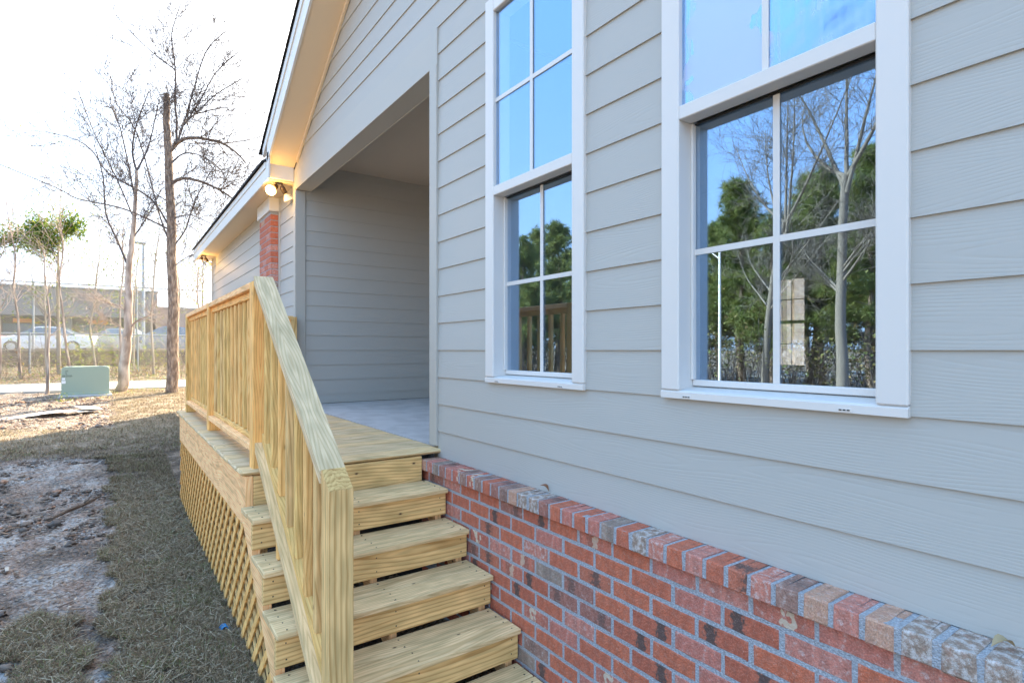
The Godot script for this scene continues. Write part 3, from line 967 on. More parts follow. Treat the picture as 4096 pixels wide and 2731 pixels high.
	for q in 2:
		var za: float = posts[q] + 0.0445
		var zb: float = posts[q + 1] - 0.0445
		var zc := (za + zb) * 0.5
		var l := zb - za
		board("top_rail", M.wood_pale, r, Vector3(0.6615, E + 0.359, zc), Vector3(0.089, 0.038, l), 0.004)
		board("upper_fillet", M.wood_a, r, Vector3(0.662, E + 0.319, zc), Vector3(0.036, 0.0395, l), 0.003)
		board("bottom_rail", M.wood_pale, r, Vector3(0.6615, E - 0.543, zc), Vector3(0.089, 0.038, l), 0.004)
		board("lower_fillet", M.wood_green, r, Vector3(0.672, E - 0.5045, zc), Vector3(0.036, 0.0385, l), 0.003)
		var n := 10 if q == 0 else 11
		for b in n:
			var zz := za + l * (b + 0.62) / (n + 0.24)
			var o := board("baluster", baluster_mat(), r, Vector3(0.668, E - 0.093, zz + rng.randf_range(-0.004, 0.004)), Vector3(0.035, 0.783, 0.035), 0.006)
			o.rotation = Vector3(rng.randf_range(-0.004, 0.004), rng.randf_range(-0.05, 0.05), rng.randf_range(-0.003, 0.003))
	# short return from the far post to the house
	board("top_rail", M.wood_c, r, Vector3(1.2, E + 0.375, -6.79), Vector3(0.99, 0.038, 0.089), 0.004)
	board("upper_fillet", M.wood_a, r, Vector3(1.2, E + 0.335, -6.79), Vector3(0.99, 0.0395, 0.036), 0.003)
	board("post", M.wood_c, r, Vector3(1.70, 0.977 + 0.51, -6.79), Vector3(0.07, 1.045, 0.085), 0.004)
	board("bottom_rail", M.wood_c, r, Vector3(1.18, E - 0.543, -6.79), Vector3(0.95, 0.038, 0.089), 0.004)
	for b in 7:
		board("baluster", baluster_mat(), r, Vector3(0.80 + b * 0.13, E - 0.10, -6.79), Vector3(0.035, 0.83, 0.035), 0.006)

	# stair railing
	var t := thing("stair_railing", "sloping pine handrail with upright balusters and thick slant-topped end post", "railing", Vector3(0, 0, 0))
	var sl := 0.712
	var ang := atan(sl)
	var rail := func(called: String, m: Material, x: float, wx: float, za: float, zb: float, ya: float, th: float) -> void:   # a sloping piece, both ends cut plumb; ya is the height of its top at za
		var tv := th / cos(ang)
		var g := Geo.new()
		var yb: float = ya - sl * (zb - za)
		g.prism(PackedVector2Array([Vector2(za, ya - tv), Vector2(zb, yb - tv), Vector2(zb, yb), Vector2(za, ya)]), 0, x - wx * 0.5, x + wx * 0.5, 2.0, 0.5, Vector2(rng.randf(), rng.randf()))
		# turn the grain along the slope
		for k3 in g.t.size():
			var p := g.v[k3]
			g.t[k3] = Vector2((p.z * cos(ang) - p.y * sin(ang)) / 2.0 + 0.37, (p.x + (p.z * sin(ang) + p.y * cos(ang))) / 0.5 + 0.21)
		put(called, g.done(), m, t)
	rail.call("handrail", M.wood_grey, 0.672, 0.098, -3.31, -2.111, E + 0.405, 0.038)
	rail.call("bottom_rail", M.wood_b, 0.672, 0.089, -3.309, -2.112, E - 0.506, 0.038)
	rail.call("lower_fillet", M.wood_green, 0.682, 0.037, -3.309, -2.112, E - 0.459, 0.036)
	for zz in [-3.262, -3.112, -2.951, -2.793, -2.645, -2.486, -2.345, -2.215]:
		var yb: float = E - 0.459 - sl * (zz + 3.309) - 0.004
		var yt: float = E + 0.405 - sl * (zz + 3.31) - 0.050
		var g := Geo.new()
		var hw := 0.0178
		g.cbox(Vector3(0.0355, yt - yb, 0.0355), 0.006, 2.0, 0.5, Vector2(rng.randf(), rng.randf()))
		for k3 in g.v.size():   # the ends cut to the slope
			g.v[k3].y -= sl * g.v[k3].z
		put("baluster", g.done(), baluster_mat(), t, Vector3(0.684 + rng.randf_range(-0.003, 0.003), (yb + yt) * 0.5, zz))
	board("support_block", M.wood_red, t, Vector3(0.66, 0.613 + 0.0, -2.87), Vector3(0.036, 0.10, 0.036), 0.004).position.y = 0.614 + 0.05
	var post := ArrayMesh.new()
	var pg := Geo.new()
	var ptop := E - 0.446
	pg.prism(PackedVector2Array([Vector2(-2.111, -0.1), Vector2(-2.022, -0.1), Vector2(-2.022, ptop - sl * 0.089), Vector2(-2.111, ptop)]), 0, 0.63, 0.72, 0.5, 2.0)
	for k3 in pg.t.size():
		var p := pg.v[k3]
		pg.t[k3] = Vector2(p.y / 2.0 + 0.1, (p.x * 1.0 + p.z * 1.0) / 0.5 + 0.3)
	post = pg.done()
	put("post", post, M.wood_c, t)
	var cap := Geo.new()
	cap.quad(Vector3(0.631, ptop + 0.0012, -2.110), Vector3(0.719, ptop + 0.0012, -2.110), Vector3(0.719, ptop + 0.0012 - sl * 0.087, -2.023), Vector3(0.631, ptop + 0.0012 - sl * 0.087, -2.023), Vector3.UP)
	put("post_end_grain", cap.done(), M.end_grain, t)


# ---------------------------------------------------------------- lamps
func flood_light(at: Vector3, label: String, aim: Vector3) -> void:
	var f := thing("flood_light", label, "flood light", at, 0.0, "twin flood lights under the eave")
	var g := Geo.new()
	g.lathe([Vector2(0.0, -0.022), Vector2(0.045, -0.022), Vector2(0.055, -0.012), Vector2(0.055, 0.0), Vector2(0.0, 0.0)], 18)
	put("canopy", g.done(), M.bronze, f)
	for s in 2:
		var d := aim.normalized() if s == 0 else Vector3(0.5, -0.75, -0.2).normalized()
		var root := Vector3(-0.03, -0.02, 0.0) if s == 0 else Vector3(0.035, -0.02, 0.0)
		var basis := Basis(Quaternion(Vector3.DOWN, d))
		var arm := Geo.new()
		var neck := root + Vector3(0, -0.045, 0)
		arm.tube([root, neck], [0.010, 0.010], 8)
		arm.lathe([Vector2(0.0, 0.02), Vector2(0.022, 0.015), Vector2(0.03, -0.01), Vector2(0.03, -0.075), Vector2(0.0, -0.075)], 14, Transform3D(basis, neck))
		put("socket", arm.done(), M.bronze, f)
		var b := Geo.new()
		b.lathe([Vector2(0.014, -0.074), Vector2(0.02, -0.085), Vector2(0.052, -0.135), Vector2(0.06, -0.15), Vector2(0.058, -0.158), Vector2(0.035, -0.17), Vector2(0.0, -0.174)], 20, Transform3D(basis, neck))
		var m := StandardMaterial3D.new()
		m.roughness = 0.2
		m.albedo_color = Color(0.9, 0.88, 0.82)
		m.emission_enabled = s == 0
		m.emission = Color(1.0, 0.78, 0.42)
		m.emission_energy_multiplier = 9.0
		var bulb := put("lamp_bulb", b.done(), m, f)
		if s == 0:
			var l := SpotLight3D.new()
			l.name = "lamp"
			l.light_color = Color(1.0, 0.74, 0.42)
			l.light_energy = 0.35
			l.light_size = 0.05
			l.spot_angle = 68.0
			l.spot_angle_attenuation = 1.0
			l.spot_range = 12.0
			l.spot_attenuation = 2.0
			l.basis = Basis.looking_at(d, Vector3.UP)
			l.shadow_enabled = true
			f.add_child(l, true)
			l.position = neck + d * 0.18


func _ready() -> void:
	rng.seed = 4242
	# camera, sky, sun, exposure
	var th := atan(1595.0 / 2245.7)
	var cam := Camera3D.new()
	cam.name = "camera"
	add_child(cam)
	cam.position = Vector3(0, E, 0)
	cam.look_at_from_position(cam.position, cam.position + Vector3(sin(th), 0, -cos(th)), Vector3.UP)
	cam.projection = Camera3D.PROJECTION_FRUSTUM
	cam.near = 0.05
	cam.far = 4000.0
	cam.size = 2.0 * 0.05 * 0.60805
	cam.frustum_offset = Vector2(0, 34.5 / 2245.7 * 0.05)
	var we := WorldEnvironment.new()
	we.name = "environment"
	var env := Environment.new()
	env.background_mode = Environment.BG_SKY
	env.tonemap_mode = Environment.TONE_MAPPER_LINEAR
	env.tonemap_exposure = 4.4
	env.sdfgi_enabled = true
	env.ssao_enabled = true
	env.ssil_enabled = true
	var sky := Sky.new()
	var ps := ProceduralSkyMaterial.new()
	ps.sky_top_color = lin(0.30, 0.58, 1.0)
	ps.sky_horizon_color = lin(0.80, 0.90, 1.0)
	ps.sky_curve = 0.18
	ps.sky_energy_multiplier = 0.8
	ps.ground_bottom_color = lin(0.25, 0.2, 0.15)
	ps.ground_horizon_color = lin(0.45, 0.42, 0.38)
	ps.ground_energy_multiplier = 0.6
	ps.sun_angle_max = 95.0
	ps.sun_curve = 0.45
	sky.sky_material = ps
	env.sky = sky
	we.environment = env
	add_child(we)
	var sun := DirectionalLight3D.new()
	sun.name = "sun"
	var elev := deg_to_rad(37.0)
	var toward := Vector3(0.778 * cos(elev), sin(elev), -0.628 * cos(elev))
	add_child(sun)
	sun.look_at_from_position(toward * 50.0, Vector3.ZERO, Vector3.UP)
	sun.light_energy = 1.55
	sun.light_color = Color(1.0, 0.93, 0.82)
	sun.light_angular_distance = 0.5
	sun.shadow_enabled = true
	make_materials()
	build_ground()
	build_house()
	build_deck()
	flood_light(Vector3(1.59, E + 1.99, -6.99), "twin flood light under the near eave corner beside the brick pillar, one bulb lit", Vector3(-0.55, -0.55, 0.65))
	flood_light(Vector3(1.52, E + 1.97, -13.2), "twin flood light at the far end of the eave, one bulb lit", Vector3(-0.4, -0.8, 0.5))
	build_yard()
	build_background()
	build_reflected_woods()


# ---------------------------------------------------------------- ground
func gh(x: float, z: float) -> float:
	var near := smoothstep(-11.0, -6.0, x)
	var up := maxf(0.0, -z - 7.0)
	up = (up - 0.5) * 0.0615 if up > 1.0 else up * up * 0.03075
	var h := minf(up, 1.12)
	if z < -25.0:
		h = 1.5
	return lerpf(-0.15 + 0.25 * h, h, near)


func sod(x: float, z: float) -> bool:   # the rolled strips of dormant turf
	var w := 0.045 * sin(z * 5.1 + 1.0) + 0.03 * sin(z * 13.0) + 0.02 * sin(z * 31.0)
	if x > -0.03 + w and z < -0.5 and z > -17.3:
		return true
	if x > -0.50 + w * 2.0 and x < -0.15 + w and z > -4.35 + 0.1 * sin(x * 20.0) and z < -1.5:
		return true
	return z < -9.6 + x * 0.35 + w * 3.0 and z > -11.9 + x * 0.3 + w * 4.0 and x > -2.3


func build_ground() -> void:
	var xs := []
	var x := -4.6
	for q in [-1500.0, -500.0, -180.0, -90.0, -60.0, -45.0, -36.0, -30.0, -26.0, -22.0, -19.0, -16.0, -14.0, -12.0, -11.0, -10.0, -9.0, -8.0, -7.0, -6.0, -5.3]:
		xs.append(q)
	while x < 0.8:
		xs.append(x)
		x += 0.055
	for q in [1.0, 1.3, 1.7, 2.2, 3.0, 4.5, 7.0, 11.0, 18.0, 30.0, 60.0, 150.0, 500.0, 1500.0]:
		xs.append(q)
	var zs := []
	for q in [-1800.0, -600.0, -250.0, -140.0, -100.0, -80.0, -65.0, -55.0, -48.0, -42.0, -37.0, -33.0, -30.0, -28.0, -26.5, -25.06, -24.97, -24.3, -23.6, -22.8, -22.0, -21.2, -20.4, -19.7]:
		zs.append(q)
	var z := -19.2
	while z < -1.4:
		zs.append(z)
		z += 0.075
	for q in [-1.0, 0.0, 1.5, 4.0, 8.0, 15.0, 30.0, 60.0, 150.0, 500.0, 1500.0]:
		zs.append(q)
	var lump := noise(1.0, 301, 4)
	var tone := noise(1.0, 302, 4)
	var g := Geo.new()
	for b in zs.size():
		for a in xs.size():
			var px: float = xs[a]
			var pz: float = zs[b]
			var y := gh(px, pz)
			var n := tone.get_noise_2d(px * 0.8, pz * 0.8)
			var n2 := tone.get_noise_2d(px * 3.5 + 50.0, pz * 3.5)
			var col := Color(0.12, 0.085, 0.055)
			if px > -6.0 and px < 1.5 and pz > -19.3 and pz < -0.8:
				if sod(px, pz):
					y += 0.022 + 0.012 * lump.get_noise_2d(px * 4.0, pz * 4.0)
					col = Color(0.11, 0.08, 0.05).lerp(Color(0.42, 0.32, 0.20), smoothstep(-9.2 + 0.5 * n2, -12.0, pz))  # soil paler towards the sunny end, sunlight put into the colour
				else:
					var rough := smoothstep(-0.25, 0.25, n + 0.15)
					y += 0.035 * lump.get_noise_2d(px * 2.2, pz * 2.2) + (0.012 + 0.022 * rough) * lump.get_noise_2d(px * 9.0, pz * 9.0)
					var clay := Color(0.38, 0.28, 0.23)
					var pale := Color(0.50, 0.485, 0.48)
					var dark := Color(0.15, 0.125, 0.105)
					col = clay.lerp(pale, smoothstep(-0.2, 0.3, n2 - n * 0.6))
					col = col.lerp(dark, smoothstep(0.0, 0.4, n + n2 * 0.6) * 0.75)
					if pz < -11.5:
						col = Color(0.48, 0.36, 0.26).lerp(Color(0.60, 0.49, 0.38), smoothstep(-0.3, 0.3, n2))  # sunlit stretch of dirt, its brightness painted into the vertex colour
			elif pz < -25.0 and px > -9.0:
				col = Color(0.16, 0.16, 0.16)
			elif px > -9.0 and px < 6.0 and pz < -19.0:
				col = Color(0.30, 0.22, 0.14).lerp(Color(0.22, 0.2, 0.08), smoothstep(-0.1, 0.3, n2))
			else:
				col = Color(0.54, 0.41, 0.26).lerp(Color(0.40, 0.33, 0.18), smoothstep(-0.1, 0.4, n2))
			if px > 1.2 and pz > -13.8 and pz < 4.0:
				y = minf(y, -0.02)
			g.col = col
			g.vert(Vector3(px, y, pz), Vector3.UP)
	var nx := xs.size()
	var normals := PackedVector3Array()
	normals.resize(g.v.size())
	for b in zs.size() - 1:
		for a in nx - 1:
			var k := b * nx + a
			g.i.append_array(PackedInt32Array([k, k + 1, k + nx, k + 1, k + nx + 1, k + nx]))
			var f := (g.v[k + nx] - g.v[k]).cross(g.v[k + 1] - g.v[k])
			f = f if f.y > 0.0 else -f
			f = f.normalized()
			for o in [k, k + 1, k + nx, k + nx + 1]:
				normals[o] += f
	for k in normals.size():
		normals[k] = normals[k].normalized()
	g.n = normals
	var o := put("ground", g.done(null, true), M.ground)
	o.set_meta("kind", "structure")
	var p := Geo.new()
	for k in 40:
		var xa := -40.0 + k * 1.5
		var ya := gh(xa, -17.4) + 0.02
		var yb := gh(xa, -19.1) + 0.02
		p.cbox(Vector3(1.485, 0.14, 1.7), 0.008, 1, 1, Vector2.ZERO, Vector3(xa, (ya + yb) * 0.5 - 0.045, -18.2), Basis(Vector3.RIGHT, 0.06))
	var path := put("path", p.done(), M.pavement)
	path.set_meta("kind", "structure")


# ---------------------------------------------------------------- small growth and litter
func build_yard() -> void:
	var r := RandomNumberGenerator.new()
	r.seed = 77
	# tufts of dormant turf
	var tuft := Geo.new()
	for k in 6:
		var a := r.randf() * TAU
		var lean := r.randf_range(0.5, 1.35)
		var l := r.randf_range(0.022, 0.05)
		var d := Vector3(cos(a) * sin(lean), cos(lean), sin(a) * sin(lean))
		var s := Vector3(-sin(a), 0, cos(a)) * 0.0013
		var b := Vector3(r.randf_range(-0.012, 0.012), 0, r.randf_range(-0.012, 0.012))
		var m := b + d * l * 0.55 + Vector3(0, 0.003, 0)
		var e := b + d * l + Vector3(0, -0.004, 0)
		tuft.quad(b - s, b + s, m + s * 0.8, m - s * 0.8, Vector3.UP)
		tuft.tri([m - s * 0.8, m + s * 0.8, e], [Vector2.ZERO, Vector2.ZERO, Vector2.ZERO], Vector3.UP)
	var places := []
	var cols := []
	var tone := noise(0.6, 401, 3)
	for k in 150000:
		var far := r.randf()
		var z := -1.5 - 3.6 * r.randf() if far < 0.5 else (-5.0 - 4.6 * r.randf() if far < 0.8 else -9.6 - 7.5 * r.randf())
		var x := r.randf_range(-0.75, 0.60) if z > -9.6 else r.randf_range(-2.4, 1.7)
		if not sod(x, z) or (x > 0.585 and z > -7.0):
			continue
		var n := tone.get_noise_2d(x * 3.0, z * 3.0)
		if r.randf() < 0.25 + n * 1.3:
			continue
		var sc := r.randf_range(0.7, 1.25) * (1.3 if z < -9.6 else 1.0)
		places.append(Transform3D(Basis(Vector3.UP, r.randf() * TAU).scaled(Vector3.ONE * sc), Vector3(x, gh(x, z) + 0.021, z)))
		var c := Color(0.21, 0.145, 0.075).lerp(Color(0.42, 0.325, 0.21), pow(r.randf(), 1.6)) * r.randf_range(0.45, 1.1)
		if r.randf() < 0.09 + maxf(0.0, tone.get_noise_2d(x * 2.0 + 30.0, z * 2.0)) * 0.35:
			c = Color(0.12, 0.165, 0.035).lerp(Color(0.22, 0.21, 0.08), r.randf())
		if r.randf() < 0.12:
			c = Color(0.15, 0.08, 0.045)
		var pale := smoothstep(-9.2 + 0.6 * n, -12.0, z)  # turf lightened beyond the house shadow, sunlight put into its colour
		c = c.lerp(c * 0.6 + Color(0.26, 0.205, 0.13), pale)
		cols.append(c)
	tag(multi("dormant_grass", tuft.done(), M.blade, places, cols), "dormant straw-brown turf in rolled strips beside the deck", "grass", "", "stuff")
	var straw := Geo.new()
	for k in 3:
		var y0 := 0.012 * k
		straw.quad(Vector3(-0.0012, y0, k / 3.0), Vector3(0.0012, y0, k / 3.0), Vector3(0.0010, 0.012 * (k + 1) - 0.008 * k, (k + 1) / 3.0), Vector3(-0.0010, 0.012 * (k + 1) - 0.008 * k, (k + 1) / 3.0), Vector3.UP)
	places = []
	cols = []
	for k in 26000:
		var z := -1.5 - 6.5 * pow(r.randf(), 1.3)
		var x := r.randf_range(-0.7, 0.58)
		if not sod(x, z):
			continue
		places.append(Transform3D(Basis.from_euler(Vector3(r.randf_range(-0.5, 0.15), r.randf() * TAU, r.randf() * TAU)) * Basis.from_scale(Vector3(1.0, 1.0, r.randf_range(0.03, 0.075))), Vector3(x, gh(x, z) + r.randf_range(0.03, 0.05), z)))
		cols.append(Color(0.50, 0.42, 0.30).lerp(Color(0.30, 0.22, 0.13), r.randf()) * r.randf_range(0.7, 1.1))
	tag(multi("dry_straw", straw.done(), M.blade, places, cols), "pale dry grass stalks lying over the turf strips", "grass", "", "stuff")
	# lumps of turned soil
	var lump := SphereMesh.new()
	lump.radius = 0.5
	lump.height = 1.0
	lump.radial_segments = 8
	lump.rings = 5
	var arr := lump.get_mesh_arrays()
	var ln := noise(2.2, 55, 3)
	var vv: PackedVector3Array = arr[Mesh.ARRAY_VERTEX]
	for k in vv.size():
		vv[k] *= 1.0 + 1.1 * ln.get_noise_3dv(vv[k])
	arr[Mesh.ARRAY_VERTEX] = vv
	var lm := ArrayMesh.new()
	lm.add_surface_from_arrays(Mesh.PRIMITIVE_TRIANGLES, arr)
	places = []
	cols = []
	var soil := noise(0.9, 402, 3)
	for k in 60000:
		var z := -2.0 - 14.5 * pow(r.randf(), 1.2)
		var x := r.randf_range(-3.6, 0.1)
		if sod(x, z) or (z > -5.6 and z < -4.4 and x > -0.55 and r.randf() < 0.93):
			continue
		var n := soil.get_noise_2d(x, z) + 0.5 * soil.get_noise_2d(x * 4.0, z * 4.0)
		if r.randf() > smoothstep(-0.25, 0.35, n):
			continue
		var s := 0.005 + 0.018 * pow(r.randf(), 4.0) + (0.05 * pow(r.randf(), 22.0))
		places.append(Transform3D(Basis.from_euler(Vector3(r.randf() * TAU, r.randf() * TAU, r.randf() * TAU)).scaled(Vector3(s * 1.5, s * 0.8, s * 1.3)), Vector3(x, gh(x, z) + 0.035 * r.randf_range(-0.2, 0.4) + s * 0.2, z)))
		cols.append(Color(0.20, 0.15, 0.115).lerp(Color(0.36, 0.27, 0.21) if z < -11.0 else Color(0.11, 0.09, 0.08), r.randf()) if r.randf() < 0.9 else Color(0.34, 0.19, 0.12))
	tag(multi("soil_clods", lm, M.clod, places, cols), "brown clods of turned soil scattered over the mud", "soil", "", "stuff")
	# bark and wood chips lying about
	var chip := Geo.new()
	chip.cbox(Vector3(1.0, 0.12, 0.22), 0.04, 1, 1, Vector2.ZERO)
	places = []
	cols = []
	for k in 26000:
		var z := -2.2 - 15.0 * r.randf()
		var x := r.randf_range(-3.6, 0.55)
		if sod(x, z) and r.randf() < 0.93:
			continue
		var l := r.randf_range(0.012, 0.05) * (1.0 if r.randf() < 0.95 else 2.2)
		places.append(Transform3D(Basis.from_euler(Vector3(r.randf_range(-0.3, 0.3), r.randf() * TAU, r.randf_range(-0.2, 0.2))).scaled(Vector3(l, l * 0.5, l * 0.6)), Vector3(x, gh(x, z) + 0.02, z)))
		cols.append([Color(0.13, 0.09, 0.07), Color(0.22, 0.14, 0.09), Color(0.36, 0.27, 0.19), Color(0.48, 0.42, 0.35)][pick([4, 3, 2, 0.8])])
	tag(multi("wood_chips", chip.done(), M.clod, places, cols), "bark and wood chips littering the muddy ground", "mulch", "", "stuff")
	# things one can pick out
	var st := Geo.new()
	st.tube([Vector3(-0.48, 0.03, -6.85), Vector3(-0.38, 0.05, -7.0), Vector3(-0.26, 0.055, -7.16), Vector3(-0.12, 0.07, -7.42)], [0.012, 0.02, 0.02, 0.012], 8)
	st.tube([Vector3(-0.26, 0.055, -7.16), Vector3(-0.21, 0.10, -7.18), Vector3(-0.19, 0.14, -7.16)], [0.009, 0.006, 0.003], 6)
	tag(put("fallen_branch", st.done(), M.bark), "broken grey branch lying on the mud left of the turf strip", "branch")
	var rag := Geo.new()
	var rn := noise(9.0, 66, 2)
	for a in 8:
		for b in 5:
			var q := []
			for o in [[0, 0], [1, 0], [1, 1], [0, 1]]:
				var u: float = (a + o[0]) / 8.0
				var w: float = (b + o[1]) / 5.0
				q.append(Vector3(0.49 + u * 0.085, 0.035 + 0.02 * sin(u * 5.0) + 0.02 * rn.get_noise_2d(u, w), -3.60 + w * 0.05 + u * 0.05))
			rag.quad(q[0], q[1], q[2], q[3], Vector3.UP)
	tag(put("plastic_scrap", rag.done(), mat(lin(0.02, 0.20, 0.42), 0.4)), "crumpled bright blue plastic scrap against the foot of the lattice", "litter")
	# long sheet of card on the dirt, its end folded over
	var cb := thing("cardboard_sheet", "long pale strip of cardboard with folded end lying on bare dirt", "cardboard", Vector3(-1.25, gh(-1.25, -13.7) + 0.035, -13.7), 0.13)
	var cs := Geo.new()
	for k in 14:
		var xa := -1.6 + k * 0.18
		var fy := func(q: float) -> float: return 0.035 * sin(q * 2.1) + 0.015 * sin(q * 5.0)
		cs.cbox(Vector3(0.181, 0.008, 0.46), 0.0, 1, 1, Vector2.ZERO, Vector3(xa, fy.call(xa), 0.04 * sin(xa)), Basis(Vector3.BACK, cos(xa * 2.1) * 0.073))
	put("sheet", cs.done(), mat(lin(0.58, 0.54, 0.49), 0.8), cb)
	var fl := Geo.new()
	fl.cbox(Vector3(0.34, 0.012, 0.42), 0.0, 1, 1, Vector2.ZERO, Vector3(0.86, 0.075, -0.05), Basis.from_euler(Vector3(0.08, 0.25, -0.08)))
	fl.cbox(Vector3(0.30, 0.012, 0.40), 0.0, 1, 1, Vector2.ZERO, Vector3(0.88, 0.03, -0.03), Basis.from_euler(Vector3(0.02, 0.22, 0.1)))
	put("folded_flap", fl.done(), mat(lin(0.55, 0.50, 0.44), 0.8), cb)
	# dry leaves caught on the brick ledge
	for q in [[Vector3(1.725, 0.945, -2.155), 0.055, "curled brown leaf standing on the brick ledge against the siding"], [Vector3(1.70, 0.93, -0.405), 0.06, "flat tan leaf on the brick ledge at the near end"]]:
		var lf := Geo.new()
		var L: float = q[1]
		for k in 6:
			for s in [-1.0, 1.0]:
				var u0 := k / 6.0
				var u1 := (k + 1) / 6.0
				var w0 := sin(u0 * PI) * 0.3 * L
				var w1 := sin(u1 * PI) * 0.3 * L
				var cu := func(u: float, w: float) -> Vector3: return Vector3(w * 0.8, 0.25 * L * sin(u * PI) + absf(w) * 0.5, (u - 0.5) * L)
				lf.quad(cu.call(u0, 0.0), cu.call(u1, 0.0), cu.call(u1, w1 * s), cu.call(u0, w0 * s), Vector3.UP)
		tag(put("dry_leaf", lf.done(), mat(lin(0.22, 0.09, 0.04) if L < 0.058 else lin(0.40, 0.30, 0.17), 0.7), self, q[0]), q[2], "leaf").rotation = Vector3(0.5, 0.6, 0.2) if L < 0.058 else Vector3(0.05, 1.0, 0.0)
	# the utility cabinet
	var tb := Vector3(-0.53, gh(-0.53, -16.3), -16.35)
	var t := thing("utility_cabinet", "grey-green metal utility cabinet with rounded top corners standing on bare dirt", "utility box", tb, 0.0)
	slab("base_slab", M.concrete, t, Vector3(-0.50, -0.1, -0.75), Vector3(0.50, 0.05, 0.10), 0.01)
	var prof := PackedVector2Array()
	prof.append(Vector2(-0.445, 0.06))
	for k in 9:
		var a := PI - k * PI / 16.0
		prof.append(Vector2(-0.445 + 0.07 + cos(a) * 0.07, 0.70 - 0.07 + sin(a) * 0.07))
	for k in 9:
		var a := PI * 0.5 - k * PI / 16.0
		prof.append(Vector2(0.445 - 0.07 + cos(a) * 0.07, 0.70 - 0.07 + sin(a) * 0.07))
	prof.append(Vector2(0.445, 0.06))
	var cg := Geo.new()
	cg.prism(prof, 2, -0.65, 0.0, 1, 1)
	put("cabinet", cg.done(), M.utility, t)
	var lip := Geo.new()
	lip.cbox(Vector3(0.905, 0.05, 0.67), 0.006, 1, 1, Vector2.ZERO, Vector3(0, 0.075, -0.325))
	put("skirt", lip.done(), M.utility, t)
	slab("lifting_plate", M.galvanised, t, Vector3(-0.33, 0.70, -0.2), Vector3(-0.24, 0.712, -0.15), 0.003)
	slab("lifting_plate", M.galvanised, t, Vector3(0.24, 0.70, -0.2), Vector3(0.33, 0.712, -0.15), 0.003)
	slab("sticker", M.sticker, t, Vector3(-0.43, 0.40, 0.001), Vector3(-0.375, 0.45, 0.003))
	slab("sticker", M.sticker, t, Vector3(-0.44, 0.32, 0.001), Vector3(-0.365, 0.385, 0.003))
	var font := SystemFont.new()
	font.font_names = PackedStringArray(["Droid Sans Mono"])
	for w in [["75", 0.60, -0.345], ["2", 0.545, -0.355], ["424249", 0.49, -0.335]]:
		var tm := TextMesh.new()
		tm.text = w[0]
		tm.font = font
		tm.font_size = 16
		tm.pixel_size = 0.0032
		tm.depth = 0.004
		var a := tm.get_mesh_arrays()
		var tv: PackedVector3Array = a[Mesh.ARRAY_VERTEX]
		for k in tv.size():
			tv[k].x = -tv[k].x      # the print reads mirrored, as in the photograph
		a[Mesh.ARRAY_VERTEX] = tv
		var ti: PackedInt32Array = a[Mesh.ARRAY_INDEX]
		ti.reverse()
		a[Mesh.ARRAY_INDEX] = ti
		var am := ArrayMesh.new()
		am.add_surface_from_arrays(Mesh.PRIMITIVE_TRIANGLES, a)
		put("stencilled_number", am, M.ink, t, Vector3(w[2], w[1], 0.003))


# ---------------------------------------------------------------- trees
func twigs(g: Geo, p: Vector3, d: Vector3, l: float, r: float, lvl: int, rr: RandomNumberGenerator, up := 0.06, wig := 0.15, thin := 0.005, fork := 0.3) -> void:
	var n := 4 if lvl > 0 else 3
	var pts := [p]
	var rad := [r]
	var dirs := [d]
	for k in n:
		d = (d + Vector3(rr.randf_range(-wig, wig), rr.randf_range(-wig, wig) + up, rr.randf_range(-wig, wig))).normalized()
		p += d * l / n
		pts.append(p)
		rad.append(lerpf(r, maxf(r * 0.35, thin * 0.7), float(k + 1) / n))
		dirs.append(d)
	g.tube(pts, rad, 5 if r > 0.02 else 3, false)
	g.tips.append([p, d])
	if lvl <= 0:
		return
	for k in range(1, n + 1):
		for s in (2 if rr.randf() < fork else 1):
			var ax: Vector3 = dirs[k].cross(Vector3(rr.randf_range(-1, 1), rr.randf_range(-1, 1), rr.randf_range(-1, 1))).normalized()
			var q: Vector3 = pts[k].lerp(pts[k - 1], rr.randf() * 0.8)
			twigs(g, q, dirs[k].rotated(ax, rr.randf_range(0.5, 1.0)), l * rr.randf_range(0.45, 0.8), maxf(rad[k] * 0.55, thin), lvl - 1, rr, up, wig, thin, fork)


